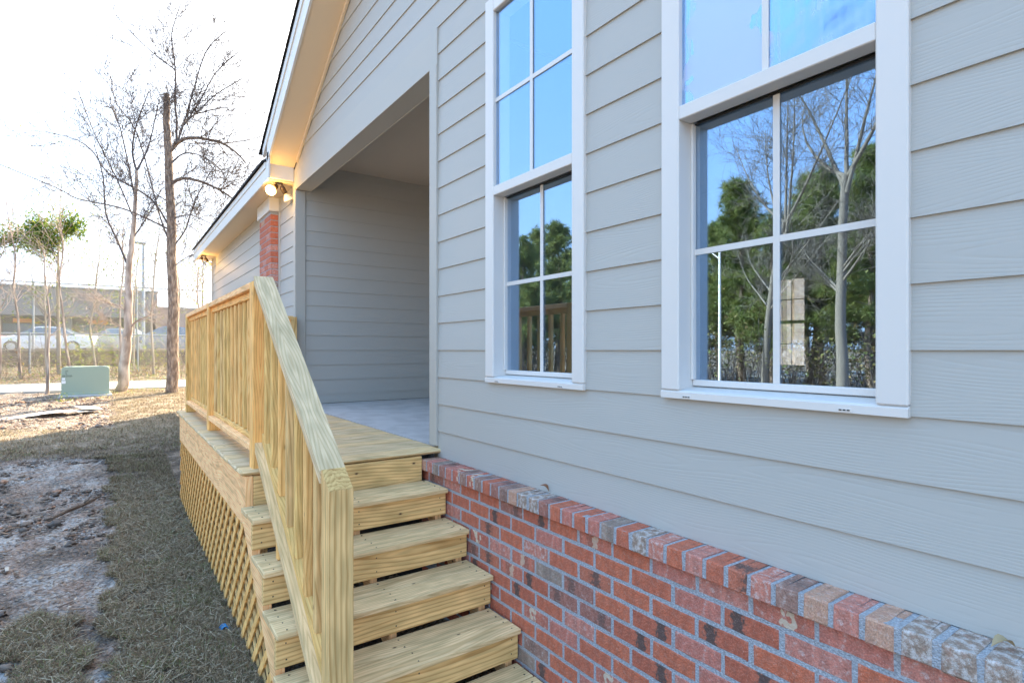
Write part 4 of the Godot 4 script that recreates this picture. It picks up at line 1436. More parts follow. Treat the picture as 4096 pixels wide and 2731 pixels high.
# A limb given as points in the tree's own frame (sideways, up), metres; it wanders in depth and carries twigs.
func limb(g: Geo, side: Vector3, pts2: Array, r0: float, r1: float, rr: RandomNumberGenerator, shoots: int, shoot_len: float, lvl := 1, depth := 0.3, sides := 7, from := 0.12) -> void:
	var pts := []
	var rad := []
	var fwd := Vector3(-side.z, 0, side.x)
	var dz := rr.randf_range(-1.0, 1.0) * depth
	for k in pts2.size():
		var f := float(k) / (pts2.size() - 1)
		pts.append(side * pts2[k].x + Vector3.UP * pts2[k].y + fwd * (dz * f * f * (absf(pts2[k].x - pts2[0].x) + 0.3)))
		rad.append(lerpf(r0, r1, pow(f, 0.8)))
	var fine := []
	var frad := []
	var m := pts.size()
	for k in m - 1:
		for s in 3:
			var f := s / 3.0
			fine.append(pts[k].cubic_interpolate(pts[k + 1], pts[maxi(k - 1, 0)], pts[mini(k + 2, m - 1)], f) + Vector3(rr.randf_range(-1, 1), rr.randf_range(-1, 1), rr.randf_range(-1, 1)) * rad[k] * 0.15)
			frad.append(lerpf(rad[k], rad[k + 1], f))
	fine.append(pts[-1])
	frad.append(rad[-1])
	g.tube(fine, frad, sides, true)
	for k in shoots:
		var at := rr.randf_range(from, 1.0) * (fine.size() - 2)
		var j := int(at)
		var d: Vector3 = (fine[j + 1] - fine[j]).normalized()
		var ax := d.cross(Vector3(rr.randf_range(-1, 1), rr.randf_range(-1, 1), rr.randf_range(-1, 1))).normalized()
		twigs(g, fine[j].lerp(fine[j + 1], at - j), d.rotated(ax, rr.randf_range(0.45, 1.1)), shoot_len * rr.randf_range(0.5, 1.2), clampf(frad[j] * 0.5, 0.006, 0.013), lvl, rr)


func px_limb(list: Array, bx: float, by: float, s: float) -> Array:   # measured points to metres from the tree's base
	var out := []
	for q in list:
		out.append(Vector2((q[0] - bx) * s, (by - q[1]) * s))
	return out


func leaf_mesh(l: float, w: float) -> ArrayMesh:
	var g := Geo.new()
	g.quad(Vector3.ZERO, Vector3(w * 0.5, l * 0.1, l * 0.45), Vector3(0, 0.0, l), Vector3(-w * 0.5, l * 0.1, l * 0.45), Vector3.UP)
	return g.done()


func leaves_at(tips: Array, per: int, spread: float, colors: Array, r: RandomNumberGenerator, size := 1.0) -> Array:
	var places := []
	var cols := []
	for t in tips:
		for k in per:
			var p: Vector3 = t[0] + Vector3(r.randf_range(-1, 1), r.randf_range(-1, 1), r.randf_range(-1, 1)) * spread
			places.append(Transform3D(Basis.from_euler(Vector3(r.randf_range(-0.9, 0.9), r.randf() * TAU, r.randf_range(-0.6, 0.6))).scaled(Vector3.ONE * r.randf_range(0.6, 1.3) * size), p))
			cols.append(colors[r.randi() % colors.size()] * r.randf_range(0.7, 1.2))
	return [places, cols]


func build_background() -> void:
	var r := RandomNumberGenerator.new()
	r.seed = 909
	var side := Vector3(0.8153, 0, 0.579)
	# the topped tree by the corner of the house
	var t1 := thing("topped_tree", "bare tree with sawn-off trunk top and side limbs by the house corner", "tree", Vector3(1.2, gh(1.2, -16.3) - 0.05, -16.3))
	var s1 := 0.00623
	var g := Geo.new()
	limb(g, side, px_limb([[690, 1575], [690, 1545], [692, 1300], [689, 1100], [683, 850], [672, 600], [665, 480], [665, 365]], 690, 1570, s1), 0.16, 0.068, r, 0, 0.0, 0, 0.0, 14)
	for q in [[[655, 470], [648, 440], [640, 430]], [[660, 1000], [685, 990], [712, 985]]]:
		limb(g, side, px_limb(q, 690, 1570, s1), 0.012, 0.006, r, 0, 0.0, 0, 0.2, 5)
	put("trunk", g.done(), M.bark, t1)
	for q in [
		[[[676, 596], [704, 565], [760, 540], [880, 560], [960, 610], [1010, 660]], 0.055, 0.010, 16, 0.9],
		[[[704, 566], [706, 480], [700, 400], [700, 260], [688, 160], [692, 100], [725, 5]], 0.030, 0.004, 14, 0.7],
		[[[712, 556], [730, 492], [800, 430], [870, 370], [1000, 310]], 0.024, 0.004, 14, 0.8],
		[[[712, 550], [760, 400], [800, 260], [838, 180], [905, 125]], 0.022, 0.004, 12, 0.7],
		[[[735, 490], [800, 390], [850, 300], [900, 245], [965, 200]], 0.018, 0.003, 12, 0.7],
		[[[686, 722], [720, 705], [760, 703], [830, 725], [900, 760], [945, 792]], 0.046, 0.012, 14, 0.8],
		[[[700, 268], [600, 190], [515, 110], [435, 25]], 0.014, 0.003, 8, 0.6],
		[[[690, 920], [600, 780], [430, 680], [370, 600], [290, 540], [140, 495]], 0.024, 0.003, 10, 0.7],
		[[[688, 980], [640, 860], [540, 520], [430, 380], [370, 245]], 0.022, 0.003, 10, 0.7],
		[[[685, 910], [500, 825], [330, 790], [270, 755], [85, 675]], 0.020, 0.003, 9, 0.6],
		[[[700, 965], [745, 900], [780, 800], [850, 690], [910, 640]], 0.018, 0.004, 12, 0.7],
		[[[686, 640], [740, 600], [820, 620], [900, 680], [930, 730]], 0.020, 0.004, 14, 0.8],
		[[[700, 1050], [760, 1010], [840, 1000]], 0.012, 0.004, 8, 0.6],
		[[[700, 860], [770, 850], [880, 900]], 0.012, 0.004, 9, 0.6],
		[[[680, 800], [600, 740], [560, 640]], 0.012, 0.004, 8, 0.6]]:
		g = Geo.new()
		limb(g, side, px_limb(q[0], 690, 1570, s1), q[1] * 1.1, maxf(q[2] * 1.6, 0.009), r, int(q[3] * 0.9), q[4] * 1.35, 2, 0.3)
		put("limb", g.done(), M.bark if q[1] > 0.03 else M.twig, t1)
	# the smooth crooked tree left of it
	var s2 := 0.00635
	var t2 := thing("crooked_tree", "slender pale smooth-barked tree leaning up behind the utility cabinet", "tree", Vector3(0.17, gh(0.17, -17.0) - 0.05, -17.0))
	g = Geo.new()
	limb(g, side, px_limb([[480, 1575], [492, 1530], [503, 1420], [513, 1310], [517, 1200], [514, 1110], [526, 1000], [537, 900], [545, 760], [548, 690]], 490, 1565, s2), 0.15, 0.030, r, 4, 0.6, 1, 0.0, 12)
	put("trunk", g.done(), M.bark_smooth, t2)
	for q in [
		[[[548, 692], [530, 620], [540, 530], [570, 440], [590, 380]], 0.026, 0.003, 16, 0.7], [[[548, 690], [590, 610], [618, 510], [640, 430]], 0.022, 0.003, 14, 0.7],
		[[[541, 800], [500, 600], [470, 500], [420, 420]], 0.020, 0.003, 13, 0.7], [[[537, 880], [470, 720], [400, 560], [360, 400]], 0.018, 0.003, 12, 0.7],
		[[[520, 1080], [470, 960], [430, 860], [425, 720], [400, 600]], 0.030, 0.004, 12, 0.7], [[[514, 1330], [535, 1290], [570, 1268], [606, 1252]], 0.022, 0.012, 5, 0.4],
		[[[514, 1250], [480, 1220], [430, 1208], [372, 1178]], 0.018, 0.008, 8, 0.5], [[[510, 1330], [470, 1290], [420, 1270]], 0.016, 0.006, 6, 0.4], [[[530, 960], [600, 850], [640, 760]], 0.016, 0.004, 12, 0.6]]:
		g = Geo.new()
		limb(g, side, px_limb(q[0], 490, 1565, s2), q[1] * 1.1, maxf(q[2] * 1.6, 0.009), r, int(q[3] * 0.8), q[4] * 1.3, 2, 0.3)
		put("limb", g.done(), M.bark_smooth if q[0][0][1] > 1200 else M.twig, t2)
	# saplings in the thicket before and behind the low fence: [x, z, height, lean, leaves]
	var lm := leaf_mesh(0.10, 0.04)
	var greens := [Color(0.30, 0.36, 0.05), Color(0.42, 0.44, 0.06), Color(0.16, 0.24, 0.05), Color(0.24, 0.30, 0.08)]
	for q in [[-2.55, -20.6, 4.6, 0.15, 0, "thin grey sapling at the left border, nearest the red car"], [-2.15, -21.0, 5.2, -0.08, 0, "tall thin sapling left of the first fence post"], [-1.62, -21.4, 4.0, 0.2, 1, "short leafy sapling before the front of the white sedan"], [-1.0, -20.6, 5.6, -0.1, 1, "tall leafy sapling standing before the middle of the white sedan"], [-0.45, -21.8, 4.6, 0.12, 1, "leafy sapling between the white and the silver-grey sedan"], [0.15, -21.0, 5.0, -0.15, 1, "leafy sapling just left of the crooked pale tree"],
		[0.55, -22.8, 4.4, 0.1, 1, "sapling behind the low fence, right of the crooked pale tree"], [1.05, -21.2, 5.6, 0.05, 0, "tall bare sapling between the crooked tree and the topped tree"], [1.75, -21.6, 4.8, -0.05, 1, "leafy sapling behind the trunk of the topped tree"], [2.2, -20.4, 4.2, 0.1, 1, "small leafy sapling right of the topped tree"], [-1.28, -17.0, 3.4, 0.12, 0, "slender sapling rising at the left edge of the utility cabinet"], [2.6, -22.5, 5.0, 0.1, 1, "thin sapling against the sky by the house's far corner"]]:
		var sp := thing("sapling", q[5], "sapling", Vector3(q[0], gh(q[0], q[1]) - 0.05, q[1]), r.randf() * TAU, "saplings along the fence")
		g = Geo.new()
		var pts := []
		var p := Vector2.ZERO
		for k in 7:
			pts.append(p)
			p += Vector2(q[3] * r.randf_range(-0.3, 1.1) * 0.6 + r.randf_range(-0.13, 0.13), q[2] / 6.0)
		limb(g, Vector3.RIGHT, pts, 0.042, 0.008, r, 22 if q[1] < -18.0 else 9, q[2] * 0.22, 1, 0.3, 7, 0.42)
		put("stem", g.done(), M.bark_smooth if q[1] > -21.1 else M.twig_pale, sp)
		if q[4]:
			var lv := leaves_at(g.tips, 3, 0.12, greens, r, 0.8)
			stuff(multi("leaves", lm, M.leaf, lv[0], lv[1], sp))
	# the evergreen whose crown arches to the left
	var ev := thing("evergreen_sapling", "arching sapling with bright green leafy crown against the sky", "tree", Vector3(-1.35, gh(-1.35, -22.0), -22.0))
	g = Geo.new()
	var se := 0.0078
	limb(g, side, px_limb([[262, 1470], [255, 1200], [257, 1050], [262, 950], [285, 880]], 262, 1470, se), 0.06, 0.012, r, 8, 0.7, 1, 0.2)
	var crown := Geo.new()
	for q in [[[256, 1040], [220, 980], [150, 950], [60, 960], [-20, 975]], [[258, 1020], [200, 940], [120, 900], [40, 930]], [[260, 980], [215, 900], [160, 880]], [[260, 960], [300, 910], [340, 900]], [[256, 1010], [180, 960], [90, 930], [20, 950]]]:
		limb(crown, side, px_limb(q, 262, 1470, se), 0.018, 0.004, r, 24, 0.36, 1, 0.5, 5)
	put("stem", g.done(), M.twig_pale, ev)
	put("branches", crown.done(), M.twig, ev)
	var lv := leaves_at(crown.tips, 6, 0.2, [Color(0.13, 0.25, 0.02), Color(0.22, 0.32, 0.03), Color(0.08, 0.15, 0.03), Color(0.30, 0.32, 0.03)], r, 1.3)
	stuff(multi("leaves", lm, M.leaf, lv[0], lv[1], ev))
	# undergrowth: dry stems and first leaves, past counting
	g = Geo.new()
	for k in 150:
		var x := r.randf_range(-4.0, 3.2)
		var z := r.randf_range(-24.6, -19.6)
		var d := Vector3(r.randf_range(-0.6, 0.6), 1.0, r.randf_range(-0.6, 0.6)).normalized()
		twigs(g, Vector3(x, gh(x, z), z), d, r.randf_range(0.3, 0.95), r.randf_range(0.004, 0.010), 1, r, 0.0, 0.35)
	tag(put("brush", g.done(), mat(lin(0.27, 0.21, 0.15), 0.9)), "tangle of dry pale stems along the fence and the wall", "brush", "", "stuff")
	var places := []
	var cols := []
	for t in g.tips:
		if r.randf() < (0.5 if t[0].x > -1.6 else 0.2):
			var c := leaves_at([t], 1, 0.12, [Color(0.50, 0.47, 0.05), Color(0.36, 0.42, 0.06), Color(0.2, 0.28, 0.06), Color(0.55, 0.40, 0.05), Color(0.45, 0.2, 0.06), Color(0.4, 0.3, 0.18)], r, 0.85)
			places.append_array(c[0])
			cols.append_array(c[1])
	for k in 2600:   # young leaves on the vines between the saplings
		var x := r.randfn(0.0, 1.1) - 0.2
		var z := r.randf_range(-24.4, -20.2)
		var y := absf(r.randfn(0.0, 1.25)) + 0.1
		if r.randf() < 0.35 + 0.5 * sin(x * 3.1 + z) * cos(y * 3.0):
			continue
		places.append(Transform3D(Basis.from_euler(Vector3(r.randf_range(-0.9, 0.9), r.randf() * TAU, r.randf_range(-0.6, 0.6))).scaled(Vector3.ONE * r.randf_range(0.5, 1.0)), Vector3(x, gh(x, z) + y, z)))
		cols.append([Color(0.44, 0.46, 0.05), Color(0.30, 0.40, 0.05), Color(0.17, 0.27, 0.05), Color(0.52, 0.38, 0.08)][pick([4, 4, 2, 0.7])])
	for k in 5000:   # leaf litter and low shoots at its foot
		var x := r.randf_range(-5.0, 3.5)
		var z := r.randf_range(-24.6, -19.2)
		places.append(Transform3D(Basis.from_euler(Vector3(r.randf_range(-0.5, 0.5), r.randf() * TAU, r.randf_range(-0.4, 0.4))).scaled(Vector3.ONE * r.randf_range(0.5, 1.0)), Vector3(x, gh(x, z) + 0.02 + 0.3 * pow(r.randf(), 5.0), z)))
		cols.append([Color(0.44, 0.30, 0.18), Color(0.52, 0.40, 0.26), Color(0.33, 0.38, 0.06), Color(0.28, 0.17, 0.1), Color(0.15, 0.25, 0.05)][pick([4, 3, 1.6, 2, 1])])
	for c in [[0.75, -16.8], [0.9, -17.0], [-0.25, -15.8], [-0.85, -15.7], [-0.95, -15.9], [0.35, -16.4]]:   # shoots at the cabinet's and tree's foot
		for k in 40:
			var x: float = c[0] + r.randfn(0.0, 0.14)
			var z: float = c[1] + r.randfn(0.0, 0.14)
			places.append(Transform3D(Basis.from_euler(Vector3(r.randf_range(-0.5, 0.5), r.randf() * TAU, r.randf_range(-0.4, 0.4))).scaled(Vector3.ONE * r.randf_range(0.4, 0.8)), Vector3(x, gh(x, z) + 0.22 * r.randf() * r.randf(), z)))
			cols.append([Color(0.33, 0.40, 0.05), Color(0.16, 0.28, 0.05), Color(0.5, 0.45, 0.06)][r.randi() % 3])
	tag(multi("undergrowth_leaves", lm, M.leaf, places, cols), "yellow-green young leaves and brown litter among the brush", "undergrowth", "", "stuff")
	# low chain-link fence, retaining wall, tall chain-link fence on it
	fence("low_fence", "low galvanised chain-link fence in front of the brown retaining wall", [-7.5, -4.77, -2.07, 0.65, 3.37, 6.0], -22.3, gh(0.0, -22.3), 1.22, 0.03)
	var wl := thing("retaining_wall", "long low brown timber retaining wall below the parked cars", "wall", Vector3(0, 0, -25.0))
	var wy := gh(0, -24.9)
	for k in 4:
		var b := board("timber", mat(lin(0.10, 0.07, 0.05) * (1.0 + 0.1 * (k % 2)), 0.9), wl, Vector3(-2.0, wy + 0.02 + k * 0.143, 0), Vector3(26.0, 0.139, 0.16), 0.01)
		b.position.z = 0.0
	board("cap", mat(lin(0.30, 0.25, 0.20), 0.8), wl, Vector3(-2.0, wy + 0.56, 0.0), Vector3(26.0, 0.05, 0.22), 0.008)
	fence("tall_fence", "tall galvanised chain-link fence standing on the retaining wall", [-8.0, -5.15, -2.24, 0.70, 3.64, 6.6], -25.08, 1.5, 2.45, 0.035)
	# the light pole beyond
	var lp := thing("light_pole", "plain pale metal light pole rising behind the parked cars", "lamp post", Vector3(1.3, 1.5, -35.9))
	g = Geo.new()
	g.tube([Vector3.ZERO, Vector3(0, 5.8, 0)], [0.085, 0.06], 10)
	put("pole", g.done(), M.galvanised, lp)
	slab("lamp_head", M.galvanised, lp, Vector3(-0.45, 5.78, -0.12), Vector3(0.12, 5.9, 0.12), 0.03)
	# parked cars
	car(Vector3(-3.05, 1.5, -41.4), -1.0, 0.42, Color(0.86, 0.87, 0.9), "white sedan parked behind the fence left of the utility cabinet")
	car(Vector3(0.5, 1.5, -42.0), 1.0, 0.3, Color(0.5, 0.53, 0.55), "silver-grey sedan parked behind the fence, facing right")
	car(Vector3(2.7, 1.5, -37.0), -1.0, 0.35, Color(0.36, 0.42, 0.5), "blue-grey car parked behind the topped tree, facing left")
	car(Vector3(-6.6, 1.5, -42.5), 1.0, -0.3, Color(0.62, 0.07, 0.07), "red car at the left border behind the fence")
	car(Vector3(6.6, 1.5, -39.0), -1.0, 0.35, Color(0.84, 0.86, 0.88), "white car half hidden by the corner of the deck railing")
	# long dark building and the lower one to its right
	var bd := thing("commercial_building", "long flat-roofed grey-brown building with deep fascia behind the cars", "building", Vector3(0, 1.5, -56.0))
	slab("fascia", mat(lin(0.22, 0.205, 0.19), 0.9), bd, Vector3(-40, 2.75, -14), Vector3(3.0, 4.95, 0.0), 0.05)
	slab("coping", mat(lin(0.28, 0.27, 0.25), 0.8), bd, Vector3(-40.1, 4.95, -14.1), Vector3(3.1, 5.08, 0.1), 0.02)
	slab("wall", mat(lin(0.10, 0.085, 0.075), 0.9), bd, Vector3(-40, -0.5, -14), Vector3(2.6, 2.75, -2.2))
	for k in 9:
		slab("column", mat(lin(0.16, 0.14, 0.12), 0.9), bd, Vector3(-36.0 + k * 4.7, -0.5, -0.7), Vector3(-35.6 + k * 4.7, 2.75, -0.3), 0.02)
	for k in 8:
		slab("shop_window", M.car_glass, bd, Vector3(-35.2 + k * 4.7, 0.3, -2.2), Vector3(-32.4 + k * 4.7, 2.2, -2.15))
	for k in [5, 6, 7]:
		slab("sign_panel", mat(lin(0.75, 0.30, 0.04), 0.6), bd, Vector3(-34.6 + k * 4.7, 2.28, -2.19), Vector3(-33.3 + k * 4.7, 2.62, -2.1))
	var b2 := thing("brick_building", "lower pinkish brick building right of the long dark one", "building", Vector3(0, 1.5, -62.0))
	slab("wall", mat(lin(0.36, 0.25, 0.20), 0.9), b2, Vector3(3.2, -0.5, -10), Vector3(22.0, 4.0, 0.0))
	slab("coping", mat(lin(0.33, 0.26, 0.22), 0.8), b2, Vector3(3.1, 4.0, -10.1), Vector3(22.1, 4.2, 0.1), 0.02)
	for k in 4:
		slab("shop_window", mat(lin(0.5, 0.22, 0.08), 0.5), b2, Vector3(4.5 + k * 4.0, 0.4, 0.0), Vector3(7.0 + k * 4.0, 2.4, 0.04))


func fence(called: String, label: String, posts: Array, z: float, y: float, tall: float, pr: float) -> void:
	var f := thing(called, label, "fence", Vector3(0, y, z))
	for x in posts:
		var g := Geo.new()
		g.tube([Vector3(x, -0.3, 0), Vector3(x, tall + 0.03, 0)], [pr, pr], 10)
		if called == "tall_fence":
			g.tube([Vector3(x, tall, 0), Vector3(x - 0.05, tall + 0.3, 0.12)], [0.018, 0.015], 6)
		put("post", g.done(), M.galvanised, f)
	var xa: float = posts[0]
	var xb: float = posts[-1]
	var t := Geo.new()
	t.tube([Vector3(xa, tall, 0), Vector3(xb, tall, 0)], [0.021, 0.021], 8)
	put("top_rail", t.done(), M.galvanised, f)
	var w := Geo.new()
	var s := 0.075
	var c := xa - tall
	while c < xb + tall:
		for dir in [1.0, -1.0]:
			var a := Vector2(c, 0.02)
			var b := Vector2(c + dir * (tall - 0.02), tall)
			# clip to the ends
			var lo := Vector2(maxf(xa, minf(a.x, b.x)), 0)
			var hi := Vector2(minf(xb, maxf(a.x, b.x)), 0)
			if hi.x - lo.x < 0.02:
				continue
			lo.y = a.y + (lo.x - a.x) * dir * 1.0
			hi.y = a.y + (hi.x - a.x) * dir * 1.0
			w.tube([Vector3(lo.x, lo.y, 0.003 * dir), Vector3(hi.x, hi.y, 0.003 * dir)], [0.0028, 0.0028], 3, false)
		c += s
	stuff(put("wire_mesh", w.done(), M.wire, f))


func car(at: Vector3, way: float, toward: float, paint: Color, label: String) -> void:
	var front := (Vector3(0.8153, 0, 0.579) * way * cos(toward) - Vector3(0.579, 0, -0.8153) * sin(toward)).normalized()
	var c := thing("parked_car", label, "car", at, atan2(-front.z, front.x), "cars parked behind the fence")
	var pm := mat(paint, 0.25)
	pm.clearcoat_enabled = true
	var st := [[-2.25, 0.38, 0.80, 0.84, 0.72, 0.62], [-2.12, 0.26, 0.92, 0.97, 0.82, 0.70], [-1.45, 0.22, 0.96, 1.01, 0.89, 0.72], [-0.75, 0.22, 0.95, 1.40, 0.90, 0.58], [-0.2, 0.22, 0.94, 1.455, 0.90, 0.60], [0.25, 0.22, 0.93, 1.44, 0.90, 0.60], [0.5, 0.22, 0.92, 1.38, 0.90, 0.59], [1.25, 0.22, 0.90, 0.96, 0.89, 0.70], [2.0, 0.24, 0.74, 0.80, 0.84, 0.66], [2.25, 0.30, 0.60, 0.66, 0.74, 0.56]]
	var b := Geo.new()
	var gl := Geo.new()
	for k in st.size() - 1:
		var p: Array = st[k]
		var q: Array = st[k + 1]
		var cabin: bool = p[3] - p[2] > 0.2 or q[3] - q[2] > 0.2
		for s in [-1.0, 1.0]:
			var o := Vector3(0, 0, s)
			b.quad(Vector3(p[0], p[1], p[4] * s * 0.94), Vector3(q[0], q[1], q[4] * s * 0.94), Vector3(q[0], (q[1] + q[2]) * 0.5, q[4] * s), Vector3(p[0], (p[1] + p[2]) * 0.5, p[4] * s), o)
			b.quad(Vector3(p[0], (p[1] + p[2]) * 0.5, p[4] * s), Vector3(q[0], (q[1] + q[2]) * 0.5, q[4] * s), Vector3(q[0], q[2], q[4] * s * 0.96), Vector3(p[0], p[2], p[4] * s * 0.96), o)
			(gl if cabin else b).quad(Vector3(p[0], p[2], p[4] * s * 0.96), Vector3(q[0], q[2], q[4] * s * 0.96), Vector3(q[0], q[3], q[5] * s), Vector3(p[0], p[3], p[5] * s), Vector3(0, 0.4, s))
			if cabin and k in [3, 4, 5]:   # pillars and roof rail
				b.quad(Vector3(p[0], p[3] - 0.05, p[5] * s + 0.035 * s), Vector3(q[0], q[3] - 0.05, q[5] * s + 0.035 * s), Vector3(q[0], q[3] + 0.004, q[5] * s), Vector3(p[0], p[3] + 0.004, p[5] * s), Vector3(0, 0.5, s))
		var over := (k == 2 or k == 6)
		(gl if over else b).quad(Vector3(p[0], p[3] + 0.002, -p[5]), Vector3(q[0], q[3] + 0.002, -q[5]), Vector3(q[0], q[3] + 0.002, q[5]), Vector3(p[0], p[3] + 0.002, p[5]), Vector3.UP)
	for e in [0, st.size() - 1]:
		var p: Array = st[e]
		var dx := -1.0 if e == 0 else 1.0
		b.quad(Vector3(p[0], p[1], -p[4] * 0.94), Vector3(p[0], p[1], p[4] * 0.94), Vector3(p[0], p[2], p[4] * 0.96), Vector3(p[0], p[2], -p[4] * 0.96), Vector3(dx, 0, 0))
		b.quad(Vector3(p[0], p[2], -p[4] * 0.96), Vector3(p[0], p[2], p[4] * 0.96), Vector3(p[0], p[3], p[5]), Vector3(p[0], p[3], -p[5]), Vector3(dx, 0.2, 0))
	put("body", b.done(), pm, c)
	put("windows", gl.done(), M.car_glass, c)
	for x in [-1.35, 1.38]:
		for s in [-1.0, 1.0]:
			var w := Geo.new()
			w.lathe([Vector2(0.0, -0.1), Vector2(0.30, -0.1), Vector2(0.33, -0.07), Vector2(0.33, 0.07), Vector2(0.30, 0.1), Vector2(0.20, 0.1)], 20, Transform3D(Basis(Vector3.RIGHT, PI * 0.5 * s), Vector3.ZERO))
			var tyre := put("wheel", w.done(), M.rubber, c, Vector3(x, 0.33, 0.82 * s))
			var rm := Geo.new()
			rm.lathe([Vector2(0.20, 0.09), Vector2(0.17, 0.085), Vector2(0.05, 0.105), Vector2(0.0, 0.105)], 16, Transform3D(Basis(Vector3.RIGHT, PI * 0.5 * s), Vector3.ZERO))
			put("rim", rm.done(), M.galvanised, tyre)
	for s in [-1.0, 1.0]:
		slab("headlight", M.sticker, c, Vector3(2.05, 0.56, 0.5 * s - 0.16), Vector3(2.235, 0.68, 0.5 * s + 0.16), 0.03)
		slab("tail_light", mat(lin(0.45, 0.02, 0.02), 0.3), c, Vector3(-2.245, 0.70, 0.55 * s - 0.15), Vector3(-2.1, 0.86, 0.55 * s + 0.15), 0.03)


# ---------------------------------------------------------------- the woods across the yard, seen in the window panes
func build_reflected_woods() -> void:
	var r := RandomNumberGenerator.new()
	r.seed = 1234
	var tuft := Geo.new()
	for k in 46:
		var d := Vector3(r.randf_range(-1, 1), r.randf_range(-0.5, 1), r.randf_range(-1, 1)).normalized()
		var s := d.cross(Vector3(r.randf_range(-1, 1), r.randf_range(-1, 1), r.randf_range(-1, 1))).normalized() * 0.010
		tuft.tri([s, -s, d * r.randf_range(0.25, 0.42)], [Vector2.ZERO, Vector2.ZERO, Vector2.ZERO], Vector3.UP)
	var tm := tuft.done()
	var protos := []
	for v in 3:
		var p := thing("pine_tree", "tall green pine at the edge of the woods mirrored in the windows", "pine tree", Vector3.ZERO, 0.0, "pines mirrored in the windows")
		var g := Geo.new()
		var hgt := 10.0
		var pts := []
		var rad := []
		for k in 9:
			pts.append(Vector3(0.12 * sin(k * 1.3 + v), hgt * k / 8.0, 0.12 * cos(k * 0.9 + v)))
			rad.append(0.17 * (1.0 - 0.1 * k) + 0.01)
		g.tube(pts, rad, 9)
		put("trunk", g.done(), M.bark, p)
		var bg := Geo.new()
		var places := []
		var cols := []
		for k in 70:
			var f := pow(r.randf(), 0.75)
			var y := hgt * (0.22 + 0.80 * f)
			var a := r.randf() * TAU
			var l := (2.6 - 2.0 * f) * r.randf_range(0.5, 1.15)
			var d := Vector3(cos(a), r.randf_range(-0.1, 0.45), sin(a)).normalized()
			var b := Vector3(0, y, 0)
			bg.tube([b, b + d * l * 0.5 + Vector3(0, 0.05, 0), b + d * l + Vector3(0, 0.18, 0)], [0.03, 0.018, 0.008], 4, false)
			for q in int(7 + l * 7.0):
				var t := r.randf_range(0.35, 1.05)
				var pp := b + d * l * t + Vector3(r.randfn(0, 0.2), 0.12 * t + r.randfn(0, 0.15), r.randfn(0, 0.2))
				places.append(Transform3D(Basis.from_euler(Vector3(r.randf() * TAU, r.randf() * TAU, 0)).scaled(Vector3.ONE * r.randf_range(0.8, 1.5)), pp))
				cols.append(Color(0.12, 0.17, 0.04).lerp(Color(0.36, 0.36, 0.10), r.randf() * r.randf()))
		put("branches", bg.done(), M.twig, p)
		stuff(multi("crown", tm, M.leaf, places, cols, p))
		protos.append(p)
	var n := 0
	for q in [[-22.0, -12.4, 0.92], [-25.0, -14.2, 1.0], [-21.5, -16.0, 0.95], [-24.5, -17.8, 0.9], [-29.0, -16.0, 1.1], [-27.0, -21.0, 0.9], [-22.0, -20.2, 0.8], [-30.0, -25.0, 0.95], [-24.0, -25.0, 0.75], [-19.0, -24.0, 0.62], [-21.0, -29.5, 0.72], [-16.0, -27.0, 0.62], [-18.0, -33.0, 0.8], [-13.0, -31.5, 0.66], [-26.0, -31.0, 0.8], [-33.0, -12.0, 1.1], [-30.0, -9.0, 1.0], [-34.0, -19.0, 1.15], [-10.0, -36.0, 0.75], [-28.0, -5.0, 1.0], [-20.0, -9.6, 0.8], [-24.0, -9.0, 1.0], [-22.5, -6.6, 0.85], [-16.5, -22.0, 0.66], [-14.5, -24.5, 0.72], [-12.2, -27.0, 0.7], [-17.5, -25.0, 0.85], [-10.5, -29.0, 0.7], [-19.5, -29.5, 0.9], [-26.5, -12.0, 1.1], [-20.5, -13.8, 0.75], [-23.0, -17.0, 0.8], [-27.0, -8.0, 0.9]]:
		var o: Node3D = protos[n] if n < 3 else protos[n % 3].duplicate()
		if n >= 3:
			o.name = numbered("pine_tree")
			add_child(o, true)
		o.position = Vector3(q[0], gh(q[0], q[1]) - 0.1, q[1])
		o.rotation.y = n * 2.1
		o.scale = Vector3.ONE * q[2]
		n += 1
	# two bare hardwoods at the front
	for q in [["forked_hardwood", "tall forked bare hardwood mirrored in the right half of the wide window", -16.0, -8.75, [[0.0, 0.0], [-0.15, 2.5], [-0.1, 5.0], [0.15, 7.6]], 0.20], ["leaning_hardwood", "leaning bare hardwood mirrored in the left half of the wide window", -17.5, -12.4, [[0.0, 0.0], [0.2, 2.4], [0.7, 4.6], [1.5, 6.6]], 0.16]]:
		var t := thing(q[0], q[1], "tree", Vector3(q[2], gh(q[2], q[3]) - 0.1, q[3]))
		var g := Geo.new()
		var pts := []
		for w in q[4]:
			pts.append(Vector2(w[0], w[1]))
		limb(g, Vector3(0.5, 0, 0.85), pts, q[5], q[5] * 0.6, r, 0, 0.0, 0, 0.1, 10)
		put("trunk", g.done(), M.bark_grey, t)
		var top: Vector2 = pts[-1]
		for k in 5:
			var lg := Geo.new()
			var a := -1.1 + k * 0.5 + r.randf_range(-0.15, 0.15)
			var lp := [top - Vector2(0, 0.1 + 0.5 * (k % 2))]
			for j in 5:
				a *= 0.86
				lp.append(lp[-1] + Vector2(sin(a), cos(a)) * r.randf_range(0.9, 1.3))
			limb(lg, Vector3(0.5, 0, 0.85), lp, q[5] * 0.42, 0.012, r, 14, 1.7, 2, 0.5, 6)
			put("limb", lg.done(), M.bark_grey, t)
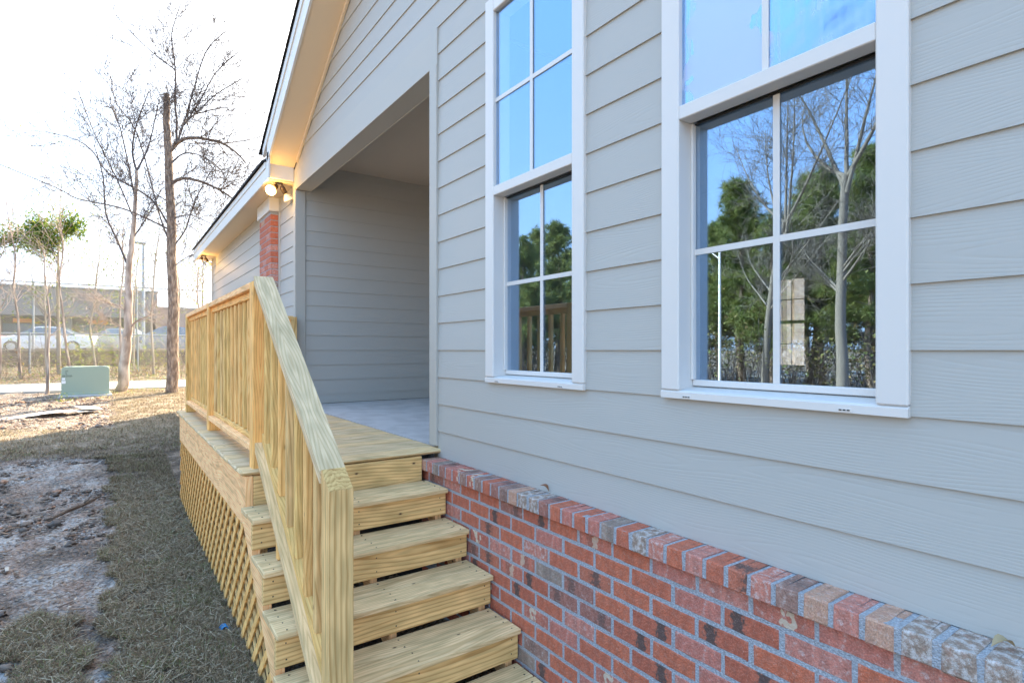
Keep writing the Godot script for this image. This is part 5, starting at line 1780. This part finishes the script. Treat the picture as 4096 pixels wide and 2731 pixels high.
		for k in 5:
			var lg := Geo.new()
			var f := r.randf_range(0.4, 0.9)
			var from: Vector2 = pts[2].lerp(pts[1], 1.0 - f)
			var sgn := -1.0 if k % 2 else 1.0
			limb(lg, Vector3(0.5, 0, 0.85), [from, from + Vector2(sgn * 0.9, 0.7), from + Vector2(sgn * 2.0, 1.6), from + Vector2(sgn * 2.8, 2.8)], 0.05, 0.01, r, 10, 1.2, 2, 0.5, 5)
			put("limb", lg.done(), M.bark_grey, t)
	# the double-arm lamp among them
	var lp2 := thing("street_lamp", "white metal street lamp with slanting double arm mirrored before the pines", "street lamp", Vector3(-16.0, gh(-16, -13.4), -13.4))
	var sg := Geo.new()
	sg.tube([Vector3.ZERO, Vector3(0, 5.6, 0)], [0.06, 0.045], 10)
	put("pole", sg.done(), M.sticker, lp2)
	for k in 2:
		var ag := Geo.new()
		ag.tube([Vector3(0, 5.3 + k * 0.28, 0), Vector3(-0.3, 5.75 + k * 0.12, -0.7), Vector3(-0.55, 5.98, -1.35)], [0.02, 0.02, 0.02], 6)
		put("arm", ag.done(), M.sticker, lp2)
	slab("lamp_head", M.sticker, lp2, Vector3(-0.75, 5.93, -1.75), Vector3(-0.5, 6.03, -1.3), 0.03)
	# understorey
	var g := Geo.new()
	for k in 800:
		var f := r.randf()
		var x := lerpf(-17.5, -25.0, r.randf()) if f < 0.55 else r.randf_range(-22.0, -9.0)
		var z := r.randf_range(-22.0, -2.0) if f < 0.55 else r.randf_range(-33.0, -24.0)
		twigs(g, Vector3(x, gh(x, z), z), Vector3(r.randf_range(-0.4, 0.4), 1, r.randf_range(-0.4, 0.4)).normalized(), r.randf_range(1.2, 3.2), 0.018, 1, r, 0.0, 0.3)
	tag(put("understorey_stems", g.done(), M.twig), "bare understorey stems below the pines", "brush", "", "stuff")
	var lv := leaves_at(g.tips, 3, 0.35, [Color(0.14, 0.17, 0.05), Color(0.24, 0.24, 0.07), Color(0.10, 0.12, 0.04), Color(0.34, 0.26, 0.12)], r, 1.8)
	tag(multi("understorey_leaves", leaf_mesh(0.10, 0.06), M.leaf, lv[0], lv[1]), "dark green understorey leaves below the pines", "undergrowth", "", "stuff")
